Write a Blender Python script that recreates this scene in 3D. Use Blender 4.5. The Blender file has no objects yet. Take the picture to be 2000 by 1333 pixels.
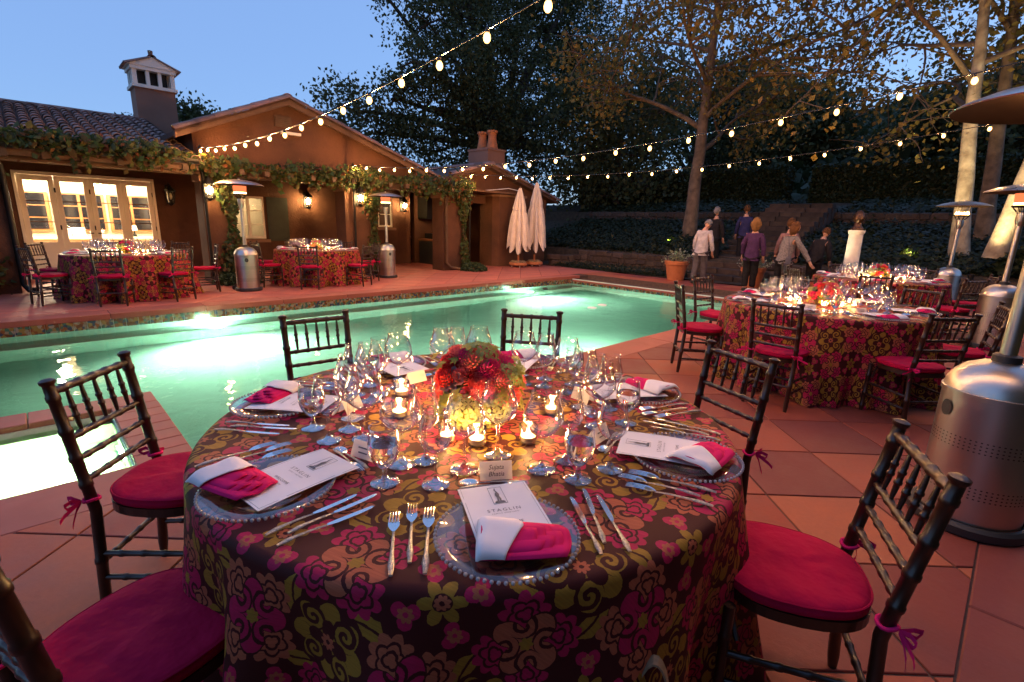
import bpy, bmesh, math, random
import numpy as np
from mathutils import Vector, Matrix
R = math.radians
pi = math.pi
rnd = random.Random(7)
nrg = np.random.default_rng(11)
C = bpy.context.scene.collection
SC = bpy.context.scene

# ------------------------------------------------------------------ camera
# World frame: x runs along the pool towards the garden steps, y across the pool towards the house.
TH, PITCH, ROLL, CH = 0.774822, 0.234367, 0.029337, 1.468
def _w(v): return Vector((v[0]*math.cos(TH)+v[1]*math.sin(TH), -v[0]*math.sin(TH)+v[1]*math.cos(TH), v[2]))
_f = (0, math.cos(PITCH), -math.sin(PITCH)); _u = (0, math.sin(PITCH), math.cos(PITCH))
_X = (math.cos(ROLL), math.sin(ROLL)*_u[1], math.sin(ROLL)*_u[2])
_U = (-math.sin(ROLL), math.cos(ROLL)*_u[1], math.cos(ROLL)*_u[2])
Xw, Uw, Fw = _w(_X), _w(_U), _w(_f)
cam_d = bpy.data.cameras.new('camera'); cam = bpy.data.objects.new('camera', cam_d); C.objects.link(cam)
cam_d.sensor_width = 36; cam_d.sensor_fit = 'HORIZONTAL'; cam_d.lens = 36*958.516/2000
cam_d.clip_start = 0.05; cam_d.clip_end = 2000
cam.matrix_world = Matrix(((Xw.x, Uw.x, -Fw.x, 0), (Xw.y, Uw.y, -Fw.y, 0), (Xw.z, Uw.z, -Fw.z, CH), (0, 0, 0, 1)))
SC.camera = cam

# ------------------------------------------------------------------ dusk sky, exposure
world = bpy.data.worlds.new('World'); SC.world = world; world.use_nodes = True
wn = world.node_tree.nodes; wl = world.node_tree.links
sky = wn.new('ShaderNodeTexSky'); sky.sky_type = 'NISHITA'; sky.sun_disc = False
sky.sun_elevation = R(7.0); sky.sun_rotation = R(92); sky.altitude = 100
sky.air_density = 1.0; sky.dust_density = 0.1; sky.ozone_density = 3.3
# after sunset the dome is an even blue: the physical sky blended with its own mean twilight colour
mxw = wn.new('ShaderNodeMix'); mxw.data_type = 'RGBA'; mxw.inputs[0].default_value = .78; wl.new(sky.outputs[0], mxw.inputs[6]); mxw.inputs[7].default_value = (.64,1.06,2.12,1)
wl.new(mxw.outputs[2], wn['Background'].inputs[0]); wn['Background'].inputs[1].default_value = 0.15
SC.view_settings.view_transform = 'Standard'; SC.view_settings.look = 'None'
SC.view_settings.gamma = 1; SC.view_settings.use_curve_mapping = False
SC.view_settings.exposure = 1.45
cy = SC.cycles
cy.max_bounces = 10; cy.diffuse_bounces = 3; cy.glossy_bounces = 4; cy.transmission_bounces = 6
cy.transparent_max_bounces = 40; cy.caustics_reflective = False; cy.caustics_refractive = False
cy.use_denoising = True; cy.use_light_tree = True; cy.sample_clamp_indirect = 24.0; cy.sample_clamp_direct = 0
cy.use_adaptive_sampling = False; cy.blur_glossy = 0.1

# ------------------------------------------------------------------ mesh builder
class MB:
    def __init__(s): s.v = []; s.f = []; s.n = 0; s.uv = None
    def add(s, vs, fs):
        b = len(s.v); s.v += [tuple(p) for p in vs]; s.f += [tuple(i+b for i in f) for f in fs]; return s
    def box(s, x0, x1, y0, y1, z0, z1):
        return s.add([(x0,y0,z0),(x1,y0,z0),(x1,y1,z0),(x0,y1,z0),(x0,y0,z1),(x1,y0,z1),(x1,y1,z1),(x0,y1,z1)],
              [(0,3,2,1),(4,5,6,7),(0,1,5,4),(1,2,6,5),(2,3,7,6),(3,0,4,7)])
    def cbox(s, c, size, rz=0, bev=0):
        hx, hy, hz = size[0]/2, size[1]/2, size[2]/2; vs = []; ca, sa = math.cos(rz), math.sin(rz)
        b0 = MB()
        if bev <= 0: b0.box(-hx,hx,-hy,hy,-hz,hz)
        else: b0.bbox(-hx,hx,-hy,hy,-hz,hz,bev)
        for x,y,z in b0.v: vs.append((c[0]+x*ca-y*sa, c[1]+x*sa+y*ca, c[2]+z))
        return s.add(vs, b0.f)
    def bbox(s, x0, x1, y0, y1, z0, z1, b):
        # chamfered box
        X = (x0,x1); Y = (y0,y1); Z = (z0,z1); vs = []; idx = {}
        for i in (0,1):
            for j in (0,1):
                for k in (0,1):
                    for a in range(3):
                        p = [X[i],Y[j],Z[k]]; sg = [1-2*i,1-2*j,1-2*k]
                        for q in range(3):
                            if q != a: p[q] += sg[q]*b
                        idx[i,j,k,a] = len(vs); vs.append(tuple(p))
        g = lambda i,j,k,a: idx[i,j,k,a]
        fs = []
        for i in (0,1):
            q = [g(i,0,0,0),g(i,1,0,0),g(i,1,1,0),g(i,0,1,0)]; fs.append(q if i else q[::-1])
            q = [g(0,i,0,1),g(0,i,1,1),g(1,i,1,1),g(1,i,0,1)]; fs.append(q if i else q[::-1])
            q = [g(0,0,i,2),g(1,0,i,2),g(1,1,i,2),g(0,1,i,2)]; fs.append(q if i else q[::-1])
        for i in (0,1):
            for j in (0,1):
                for (a,b2,mk) in ((1,2,lambda t:(t,i,j)),(0,2,lambda t:(i,t,j)),(0,1,lambda t:(i,j,t))):
                    p = mk(0); r = mk(1); q = [g(*p,a),g(*r,a),g(*r,b2),g(*p,b2)]
                    fs.append(q)
                for k in (0,1): 
                    if True: fs.append([g(i,j,k,0),g(i,j,k,1),g(i,j,k,2)])
        # orient outward about centre
        c = Vector(((x0+x1)/2,(y0+y1)/2,(z0+z1)/2)); out = []
        for f in fs:
            P = [Vector(vs[t]) for t in f]; n = (P[1]-P[0]).cross(P[2]-P[0]); m = sum(P, Vector())/len(P)-c
            out.append(f if n.dot(m) > 0 else f[::-1])
        return s.add(vs, out)
    def lathe(s, prof, n=24, c=(0,0,0), a0=0, closed=False):
        vs = []; fs = []; m = len(prof)
        for r, z in prof:
            for k in range(n):
                a = a0+2*pi*k/n; vs.append((c[0]+r*math.cos(a), c[1]+r*math.sin(a), c[2]+z))
        for j in range(m-1):
            for k in range(n):
                k2 = (k+1) % n; fs.append((j*n+k, j*n+k2, (j+1)*n+k2, (j+1)*n+k))
        return s.add(vs, fs)
    def tube(s, pts, rad, n=8, cap=True):
        P = [Vector(p) for p in pts]; m = len(P)
        if not hasattr(rad, '__len__'): rad = [rad]*m
        vs = []; fs = []; up = None
        for i in range(m):
            t = (P[min(i+1,m-1)]-P[max(i-1,0)])
            t = t.normalized() if t.length > 1e-9 else Vector((0,0,1))
            if up is None:
                up = Vector((0,0,1)) if abs(t.z) < .9 else Vector((1,0,0))
            a = up - t*up.dot(t); a = a.normalized() if a.length > 1e-6 else t.orthogonal().normalized(); b = t.cross(a); up = a
            for k in range(n):
                w = 2*pi*k/n; q = P[i]+(a*math.cos(w)+b*math.sin(w))*rad[i]; vs.append(tuple(q))
        for i in range(m-1):
            for k in range(n):
                k2 = (k+1) % n; fs.append((i*n+k, i*n+k2, (i+1)*n+k2, (i+1)*n+k))
        if cap: fs.append(tuple(range(n))[::-1]); fs.append(tuple(range((m-1)*n, m*n)))
        return s.add(vs, fs)
    def prism(s, poly, z0, z1):
        n = len(poly); vs = [(p[0],p[1],z0) for p in poly]+[(p[0],p[1],z1) for p in poly]
        fs = [tuple(range(n))[::-1], tuple(range(n,2*n))]+[(i,(i+1)%n,n+(i+1)%n,n+i) for i in range(n)]
        return s.add(vs, fs)
    def slabxz(s, poly, y0, y1):   # polygon in x,z extruded along y
        n = len(poly); vs = [(p[0],y0,p[1]) for p in poly]+[(p[0],y1,p[1]) for p in poly]
        fs = [tuple(range(n)), tuple(range(n,2*n))[::-1]]+[(i,n+i,n+(i+1)%n,(i+1)%n) for i in range(n)]
        return s.add(vs, fs)
    def xf(s, M, start=0):
        s.v[start:] = [tuple(M @ Vector(p)) for p in s.v[start:]]; return s
    def join(s, o, M=None):
        return s.add([tuple(M @ Vector(p)) for p in o.v] if M is not None else o.v, o.f)
    def mesh(s, name, smooth=False, ang=None):
        me = bpy.data.meshes.new(name); me.from_pydata(s.v, [], s.f)
        if smooth:
            me.polygons.foreach_set('use_smooth', [True]*len(me.polygons))
        me.update(); 
        if smooth and ang: me.set_sharp_from_angle(angle=R(ang))
        return me
    def build(s, name, m, parent=None, smooth=False, ang=40, loc=None, rz=0, label=None):
        o = bpy.data.objects.new(name, s.mesh(name, smooth, ang)); C.objects.link(o)
        o.data.materials.append(MAT(m) if isinstance(m, str) else m)
        if parent: o.parent = parent
        if loc: o.location = loc
        if rz: o.rotation_euler = (0,0,rz)
        if label: o['label'] = label
        return o

def tag(o, label=None, cat=None, group=None, kind=None):
    if label: o['label'] = label
    if cat: o['category'] = cat
    if group: o['group'] = group
    if kind: o['kind'] = kind
    return o
def thing(name, label, cat, loc=(0,0,0), rz=0, group=None):
    o = bpy.data.objects.new(name, None); C.objects.link(o); o.empty_display_size = .1
    o.location = loc; o.rotation_euler = (0,0,rz); return tag(o, label, cat, group)
def inst(name, me, parent=None, loc=(0,0,0), rot=(0,0,0), sc=None):
    o = bpy.data.objects.new(name, me); C.objects.link(o); o.parent = parent; o.location = loc; o.rotation_euler = rot
    if sc: o.scale = sc if hasattr(sc,'__len__') else (sc,sc,sc)
    return o
def dup(root, loc=None, rz=None, label=None, group=None, parent=None):
    r = root.copy(); C.objects.link(r); r.parent = parent
    if loc is not None: r.location = loc
    if rz is not None: r.rotation_euler = (0,0,rz)
    if label: r['label'] = label
    if group: r['group'] = group
    if root.name not in KIDS: KIDS[root.name] = list(root.children)
    for ch in KIDS[root.name]: dup(ch, parent=r)
    return r
KIDS = {}
def quadcloud(cen, size, name, nrm=None, droop=0.0, aspect=1.5, rg=nrg, fold=True):
    """leaf cards: a kite of two triangles folded along its midrib, one island each"""
    n = len(cen); cen = np.asarray(cen, float)
    a = rg.normal(size=(n,3)); 
    if nrm is not None: a = a*.45+np.asarray(nrm)
    a /= np.linalg.norm(a,axis=1)[:,None]
    b = rg.normal(size=(n,3)); b[:,2] -= droop; b -= (b*a).sum(1)[:,None]*a; b /= np.linalg.norm(b,axis=1)[:,None]+1e-9
    c = np.cross(a,b); s = (np.asarray(size)*(rg.uniform(.6,1.25,n)))[:,None]
    tip = cen+b*s*aspect*.55; base = cen-b*s*aspect*.45
    l = cen+c*s*.5-a*s*.16+b*s*.08; r = cen-c*s*.5-a*s*.16+b*s*.08
    V = np.stack([base,l,tip,r],1).reshape(-1,3)
    i = np.arange(n)[:,None]*4; F = np.concatenate([i+[0,1,2],i+[0,2,3]],1).reshape(-1,3)
    return V, F
def npmesh(name, V, F, smooth=False):
    me = bpy.data.meshes.new(name); V = np.asarray(V, np.float32); F = np.asarray(F, np.int32); k = F.shape[1]
    me.vertices.add(len(V)); me.vertices.foreach_set('co', V.ravel())
    me.loops.add(F.size); me.loops.foreach_set('vertex_index', F.ravel())
    me.polygons.add(len(F)); me.polygons.foreach_set('loop_start', np.arange(0,F.size,k,dtype=np.int32))
    me.polygons.foreach_set('loop_total', np.full(len(F),k,np.int32))
    if smooth: me.polygons.foreach_set('use_smooth', np.ones(len(F),bool))
    me.update(calc_edges=True); me.validate(); return me
def npobj(name, V, F, m, parent=None, smooth=False):
    o = bpy.data.objects.new(name, npmesh(name,V,F,smooth)); C.objects.link(o); o.parent = parent
    o.data.materials.append(MAT(m) if isinstance(m,str) else m); return o

# ------------------------------------------------------------------ materials
_M = {}; _DEF = {}
def MAT(k):
    if k not in _M: _M[k] = _DEF[k]()
    return _M[k]
class NT:
    def __init__(s, name):
        s.m = bpy.data.materials.new(name); s.m.use_nodes = True; s.t = s.m.node_tree; s.t.nodes.clear()
        s.out = s.new('ShaderNodeOutputMaterial')
    def new(s, t, **kw):
        n = s.t.nodes.new(t)
        for k, v in kw.items(): setattr(n, k, v)
        return n
    def link(s, a, b): s.t.links.new(a, b)
    def math(s, op, a, b=None, c=None, clamp=False):
        n = s.new('ShaderNodeMath', operation=op); n.use_clamp = clamp
        for i, x in enumerate((a,b,c)):
            if x is None: continue
            if isinstance(x, (int,float)): n.inputs[i].default_value = x
            else: s.link(x, n.inputs[i])
        return n.outputs[0]
    def mix(s, f, a, b):
        n = s.new('ShaderNodeMix', data_type='RGBA')
        for sk, x in ((n.inputs[0],f),(n.inputs[6],a),(n.inputs[7],b)):
            if isinstance(x,(int,float)): sk.default_value = x
            elif isinstance(x,(tuple,list)): sk.default_value = (*x[:3],1)
            else: s.link(x, sk)
        return n.outputs[2]
    def noise(s, scale, detail=3, co=None, rough=.55, dist=0):
        n = s.new('ShaderNodeTexNoise'); n.inputs['Scale'].default_value = scale; n.inputs['Detail'].default_value = detail
        n.inputs['Roughness'].default_value = rough; n.inputs['Distortion'].default_value = dist
        if co is not None: s.link(co, n.inputs['Vector'])
        return n.outputs[0]
    def co(s, which='Object'): return s.new('ShaderNodeTexCoord').outputs[which]
    def bsdf(s, **kw):
        b = s.new('ShaderNodeBsdfPrincipled')
        for k, v in kw.items():
            i = b.inputs[k.replace('_',' ')]
            if isinstance(v,(int,float)): i.default_value = v
            elif isinstance(v,(tuple,list)): i.default_value = (*v[:3],1)
            else: s.link(v, i)
        return b
    def bump(s, h, strength=.3, dist=.01):
        n = s.new('ShaderNodeBump'); n.inputs['Strength'].default_value = strength; n.inputs['Distance'].default_value = dist
        s.link(h, n.inputs['Height']); return n.outputs[0]
    def done(s, sh): s.link(sh, s.out.inputs[0]); return s.m
def std(name, col, rough=.6, metal=0, var=.15, vs=6, bump=0, bs=60, bd=.004, rndv=0, col2=None, gen='Object', sheen=0, coat=0, rvar=0, spec=.5, aniso=None, isl=0):
    def f():
        t = NT(name); co = t.co(gen); n = t.noise(vs,4,co)
        c2 = col2 or tuple(x*(1-var*1.6) for x in col); c1 = tuple(min(1,x*(1+var)) for x in col)
        ramp = t.math('MULTIPLY_ADD', n, 2.2, -.6, clamp=True)
        c = t.mix(ramp, c2, c1)
        if rndv or isl:
            r = t.new('ShaderNodeObjectInfo').outputs['Random'] if rndv else t.new('ShaderNodeNewGeometry').outputs['Random Per Island']
            h = t.new('ShaderNodeHueSaturation'); t.link(c, h.inputs['Color'])
            a = rndv or isl
            t.link(t.math('MULTIPLY_ADD', r, 2*a, 1-a), h.inputs['Value'])
            r2 = t.math('FRACT', t.math('MULTIPLY', r, 17.3)); t.link(t.math('MULTIPLY_ADD', r2, .06*a, .5-.03*a), h.inputs['Hue'])
            c = h.outputs[0]
        b = t.bsdf(Base_Color=c, Roughness=rough, Metallic=metal, Specular_IOR_Level=spec)
        if rvar: t.link(t.math('MULTIPLY_ADD', t.noise(vs*3,3,co), rvar*2, rough-rvar), b.inputs['Roughness'])
        if sheen: b.inputs['Sheen Weight'].default_value = sheen
        if coat: b.inputs['Coat Weight'].default_value = coat; b.inputs['Coat Roughness'].default_value = .15
        if bump: t.link(t.bump(t.noise(bs,4,co), bump, bd), b.inputs['Normal'])
        return t.done(b.outputs[0])
    _DEF[name] = f
def emit(name, col, strength):
    def f():
        t = NT(name); e = t.new('ShaderNodeEmission'); e.inputs[0].default_value = (*col,1); e.inputs[1].default_value = strength
        return t.done(e.outputs[0])
    _DEF[name] = f
def leafmat(name, cols, transl=.35, rough=.55):
    def f():
        t = NT(name); r = t.new('ShaderNodeNewGeometry').outputs['Random Per Island']
        cr = t.new('ShaderNodeValToRGB'); e = cr.color_ramp.elements
        while len(e) < len(cols): e.new(.5)
        for i, c in enumerate(cols): e[i].position = i/max(1,len(cols)-1); e[i].color = (*c,1)
        t.link(r, cr.inputs[0])
        b = t.bsdf(Base_Color=cr.outputs[0], Roughness=rough, Specular_IOR_Level=.3)
        tr = t.new('ShaderNodeBsdfTranslucent'); t.link(cr.outputs[0], tr.inputs[0])
        mx = t.new('ShaderNodeMixShader'); mx.inputs[0].default_value = transl; t.link(b.outputs[0], mx.inputs[1]); t.link(tr.outputs[0], mx.inputs[2])
        return t.done(mx.outputs[0])
    _DEF[name] = f

std('stucco', (.104,.043,.021), .9, var=.3, vs=1.1, bump=.9, bs=22, bd=.015)
std('stucco_trim', (.24,.14,.085), .85, var=.1, vs=2, bump=.3, bs=45, bd=.006)
std('chimney_stucco', (.27,.135,.095), .9, var=.1, vs=1.5, bump=.4, bs=40, bd=.008)
std('white_stucco', (.72,.68,.62), .85, var=.05, vs=2, bump=.3, bs=40, bd=.005)
std('roof_tile', (.22,.12,.095), .8, var=.3, vs=7, bump=.4, bs=60, bd=.006, rndv=.42, col2=(.13,.09,.085))
std('roof_under', (.1,.055,.045), .9)
std('wood_dark', (.09,.045,.02), .6, var=.25, vs=5, bump=.2, bs=30)
std('wood_beam', (.11,.055,.028), .7, var=.25, vs=5, bump=.3, bs=25)
std('door_paint', (.80,.74,.62), .45, var=.04, vs=3)
std('shutter_green', (.018,.03,.02), .55, var=.15)
std('iron', (.015,.014,.013), .5, metal=.6, var=.2)
def _paver():
    t = NT('paver'); co = t.co(); ob = t.new('ShaderNodeObjectInfo'); r = ob.outputs['Random']
    cr = t.new('ShaderNodeValToRGB'); e = cr.color_ramp.elements
    cols = [(.23,.050,.034),(.37,.085,.042),(.44,.125,.055),(.28,.056,.034),(.41,.10,.048),(.22,.052,.038),(.34,.068,.034),(.38,.10,.05)]; cr.color_ramp.interpolation = 'CONSTANT'
    while len(e) < len(cols): e.new(.5)
    for i, c in enumerate(cols): e[i].position = i/len(cols); e[i].color = (*c,1)
    t.link(r, cr.inputs[0])
    off = t.new('ShaderNodeVectorMath', operation='ADD'); t.link(co, off.inputs[0]); t.link(ob.outputs['Location'], off.inputs[1]); p = off.outputs[0]
    blotch = t.math('MULTIPLY_ADD', t.noise(2.6,5,p,.65), 2.6, -.85, clamp=True); fine = t.noise(38,4,p,.7); stain = t.math('MULTIPLY_ADD', t.noise(5.5,6,p,.75), 5.0, -3.0, clamp=True)
    c = t.mix(t.math('MULTIPLY', blotch, .45), cr.outputs[0], (.18,.048,.034)); c = t.mix(t.math('MULTIPLY', stain, .45), c, (.11,.045,.032)); c = t.mix(t.math('MULTIPLY_ADD', fine, .9, -.25, clamp=True), c, t.mix(.4, c, (.10,.03,.02)))
    b = t.bsdf(Base_Color=c, Roughness=t.math('MULTIPLY_ADD', blotch, -.22, .72), Specular_IOR_Level=.4)
    t.link(t.bump(t.math('ADD', fine, t.math('MULTIPLY', blotch, .7)), .3, .004), b.inputs['Normal']); return t.done(b.outputs[0])
_DEF['paver'] = _paver
std('paver_house_glow', (.46,.125,.08), .62, var=.12, vs=1.2, bump=.16, bs=55, bd=.003, rndv=.08, rvar=.1, col2=(.34,.10,.075))  # terrace paver, lightened in colour for the reflected glow there
std('coping', (.34,.10,.065), .62, var=.12, vs=2.0, bump=.15, bs=55, bd=.003, rndv=.08, rvar=.1)
std('grout', (.085,.05,.04), .95, var=.2, vs=20)
std('pool_plaster', (.62,.80,.72), .7, var=.04, vs=1.2)
std('spa_plaster', (.78,.80,.66), .7, var=.03, vs=1.2)
std('soil', (.05,.035,.022), .95, var=.4, vs=6, bump=.8, bs=14, bd=.03)
std('garden_stone', (.065,.042,.031), .9, var=.25, vs=5, bump=.6, bs=18, bd=.02, rndv=.3)
std('hill', (.035,.04,.02), .95, var=.4, vs=.5, bump=.8, bs=3, bd=.2)
std('steel', (.58,.55,.52), .3, metal=1, var=.05, vs=4, rvar=.08)
std('steel_dark_reflection', (.028,.020,.016), .6, metal=.2, var=.3, vs=5)  # hood underside: its dark reflection is put into the colour
std('plastic_dark', (.02,.02,.022), .5, var=.1)
std('chair_wood', (.030,.010,.005), .36, var=.3, vs=12, coat=.15, bump=.08, bs=80)
std('cushion', (.44,.006,.050), .85, var=.1, vs=5, spec=.1, bump=.8, bs=6, bd=.03)
std('piping', (.40,.006,.045), .85, spec=.1, var=.08)
std('silver', (.80,.79,.78), .14, metal=1, var=.05, vs=20, rvar=.05)
std('silver_ornate', (.38,.36,.35), .32, metal=1, var=.3, vs=160, bump=.9, bs=420, bd=.003)
std('linen_white', (.80,.76,.77), .9, var=.04, vs=9, bump=.15, bs=400, bd=.001)
std('napkin_pink', (.66,.016,.13), .9, var=.12, vs=8, bump=.2, bs=300, bd=.001, spec=.1)
std('paper', (.84,.81,.80), .8, var=.02)
std('ink', (.03,.03,.035), .8, var=.05)
std('ink_grey', (.16,.16,.17), .8, var=.3, vs=90)
std('terracotta_pot', (.45,.155,.06), .8, var=.12, vs=5, bump=.15)
std('canvas', (.68,.60,.53), .9, var=.08, vs=4, bump=.15, bs=200, bd=.001)
std('burlap', (.24,.16,.09), .95, var=.25, vs=18, bump=.6, bs=120)
std('bark', (.17,.115,.075), .9, var=.35, vs=4, bump=.7, bs=16, bd=.03)
std('bark_oak', (.05,.04,.032), .95, var=.35, vs=4, bump=.7, bs=12, bd=.03)
std('bark_pale', (.46,.38,.26), .85, var=.3, vs=2.6, bump=.6, bs=14, bd=.03, col2=(.13,.09,.055))
std('bronze', (.10,.05,.03), .4, metal=.7, var=.35, vs=12, bump=.4, bs=30)
std('marble', (.70,.68,.60), .7, var=.12, vs=5, bump=.3, bs=30)
std('skin', (.50,.27,.19), .6, var=.06)
std('room_wall', (.66,.58,.42), .8, var=.03)
std('cabinet', (.36,.15,.045), .5, var=.2, vs=6)
std('black_glass', (.012,.012,.016), .08, var=.1)
std('counter_stone', (.22,.09,.04), .4, var=.2, vs=12)
std('wax', (.85,.78,.62), .6, var=.03)
std('rubber', (.02,.02,.02), .8)
leafmat('leaf_vine', [(.035,.075,.02),(.055,.10,.028),(.09,.10,.02),(.03,.06,.03),(.10,.09,.02),(.16,.05,.02)])
leafmat('leaf_oak', [(.05,.062,.022),(.07,.085,.03),(.085,.09,.032),(.06,.075,.034)], .35)
leafmat('leaf_syc', [(.16,.14,.034),(.24,.17,.04),(.12,.13,.03),(.32,.19,.045),(.18,.15,.035),(.28,.16,.04)], .4)
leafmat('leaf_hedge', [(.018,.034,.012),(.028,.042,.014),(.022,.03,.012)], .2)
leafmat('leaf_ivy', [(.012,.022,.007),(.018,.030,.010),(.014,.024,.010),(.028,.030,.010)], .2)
leafmat('leaf_bush', [(.04,.075,.03),(.06,.09,.035),(.03,.06,.028)], .3)
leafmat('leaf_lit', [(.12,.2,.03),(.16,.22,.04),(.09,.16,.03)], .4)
leafmat('leaf_white', [(.45,.47,.40),(.20,.26,.14),(.30,.34,.24)], .3)
leafmat('litter', [(.12,.07,.03),(.08,.05,.02),(.18,.10,.03)], .2)
# --- special materials
def thin_glass(name, tint=(1,1,1), base=.045, gain=.9, powr=3.0, rough=0.0):
    def f():
        t = NT(name); lw = t.new('ShaderNodeLayerWeight'); lw.inputs[0].default_value = .5
        fac = t.math('MULTIPLY_ADD', t.math('POWER', lw.outputs['Facing'], powr), gain, base, clamp=True)
        tr = t.new('ShaderNodeBsdfTransparent'); tr.inputs[0].default_value = (*tint,1)
        gl = t.new('ShaderNodeBsdfGlossy'); gl.inputs['Roughness'].default_value = rough; gl.inputs[0].default_value = (.95,.95,.95,1)
        mx = t.new('ShaderNodeMixShader'); t.link(fac, mx.inputs[0]); t.link(tr.outputs[0], mx.inputs[1]); t.link(gl.outputs[0], mx.inputs[2])
        return t.done(mx.outputs[0])
    _DEF[name] = f
thin_glass('glass', (.97,.97,.97), .04, 1.3, 1.75, .012)
thin_glass('charger_glass', (.95,.94,.96), .05, .4, 2.2, .04)
thin_glass('window_glass', (.98,.98,.98), .04, .8, 4)
def _thinpaper():
    t = NT('thin_paper'); b = t.bsdf(Base_Color=(.84,.81,.80), Roughness=.8); tr = t.new('ShaderNodeBsdfTranslucent'); tr.inputs[0].default_value = (.85,.82,.80,1)
    mx = t.new('ShaderNodeMixShader'); mx.inputs[0].default_value = .45; t.link(b.outputs[0], mx.inputs[1]); t.link(tr.outputs[0], mx.inputs[2]); return t.done(mx.outputs[0])
_DEF['thin_paper'] = _thinpaper
def _bead():
    t = NT('bead_glass'); b = t.bsdf(Base_Color=(.85,.84,.86), Roughness=.08, Metallic=0, Transmission_Weight=.55, IOR=1.45)
    return t.done(b.outputs[0])
_DEF['bead_glass'] = _bead
def _drink():
    t = NT('drinking_water'); g = t.new('ShaderNodeBsdfGlass'); g.inputs['IOR'].default_value = 1.33; g.inputs['Roughness'].default_value = 0
    return t.done(g.outputs[0])
_DEF['drinking_water'] = _drink
def _water(name, tint, bs, bd):
    def f():
        t = NT(name); co = t.co(); n1 = t.noise(1.1,3,co,dist=.6); n2 = t.noise(5.5,2,co)
        h = t.math('ADD', t.math('MULTIPLY',n1,1.0), t.math('MULTIPLY',n2,.25)); nb = t.bump(h, bs, bd)
        fr = t.new('ShaderNodeFresnel'); fr.inputs[0].default_value = 1.33; t.link(nb, fr.inputs['Normal'])
        tr = t.new('ShaderNodeBsdfRefraction'); tr.inputs[0].default_value = (*tint,1); tr.inputs['IOR'].default_value = 1.33; tr.inputs['Roughness'].default_value = 0; t.link(nb, tr.inputs['Normal'])
        gl = t.new('ShaderNodeBsdfGlossy'); gl.inputs['Roughness'].default_value = .015; t.link(nb, gl.inputs['Normal'])
        mx = t.new('ShaderNodeMixShader'); t.link(fr.outputs[0], mx.inputs[0]); t.link(tr.outputs[0], mx.inputs[1]); t.link(gl.outputs[0], mx.inputs[2])
        return t.done(mx.outputs[0])
    _DEF[name] = f
_water('pool_water', (.54,.93,.83), .3, .05)
_water('spa_water', (.88,.97,.72), .2, .05)
def _mosaic():
    t = NT('mosaic'); co = t.new('ShaderNodeNewGeometry').outputs['Position']; v = t.new('ShaderNodeTexVoronoi'); v.inputs['Scale'].default_value = 26; t.link(co, v.inputs['Vector'])
    cr = t.new('ShaderNodeValToRGB'); e = cr.color_ramp.elements; cr.color_ramp.interpolation = 'CONSTANT'
    cols = [(.26,.22,.14),(.06,.14,.10),(.24,.09,.03),(.26,.18,.05),(.04,.06,.10),(.30,.27,.20),(.14,.05,.02)]
    while len(e) < len(cols): e.new(.5)
    for i, c in enumerate(cols): e[i].position = i/len(cols); e[i].color = (*c,1)
    sp = t.new('ShaderNodeSeparateColor'); t.link(v.outputs['Color'], sp.inputs[0]); t.link(sp.outputs[0], cr.inputs[0])
    b = t.bsdf(Base_Color=cr.outputs[0], Roughness=.25); return t.done(b.outputs[0])
_DEF['mosaic'] = _mosaic
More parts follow.
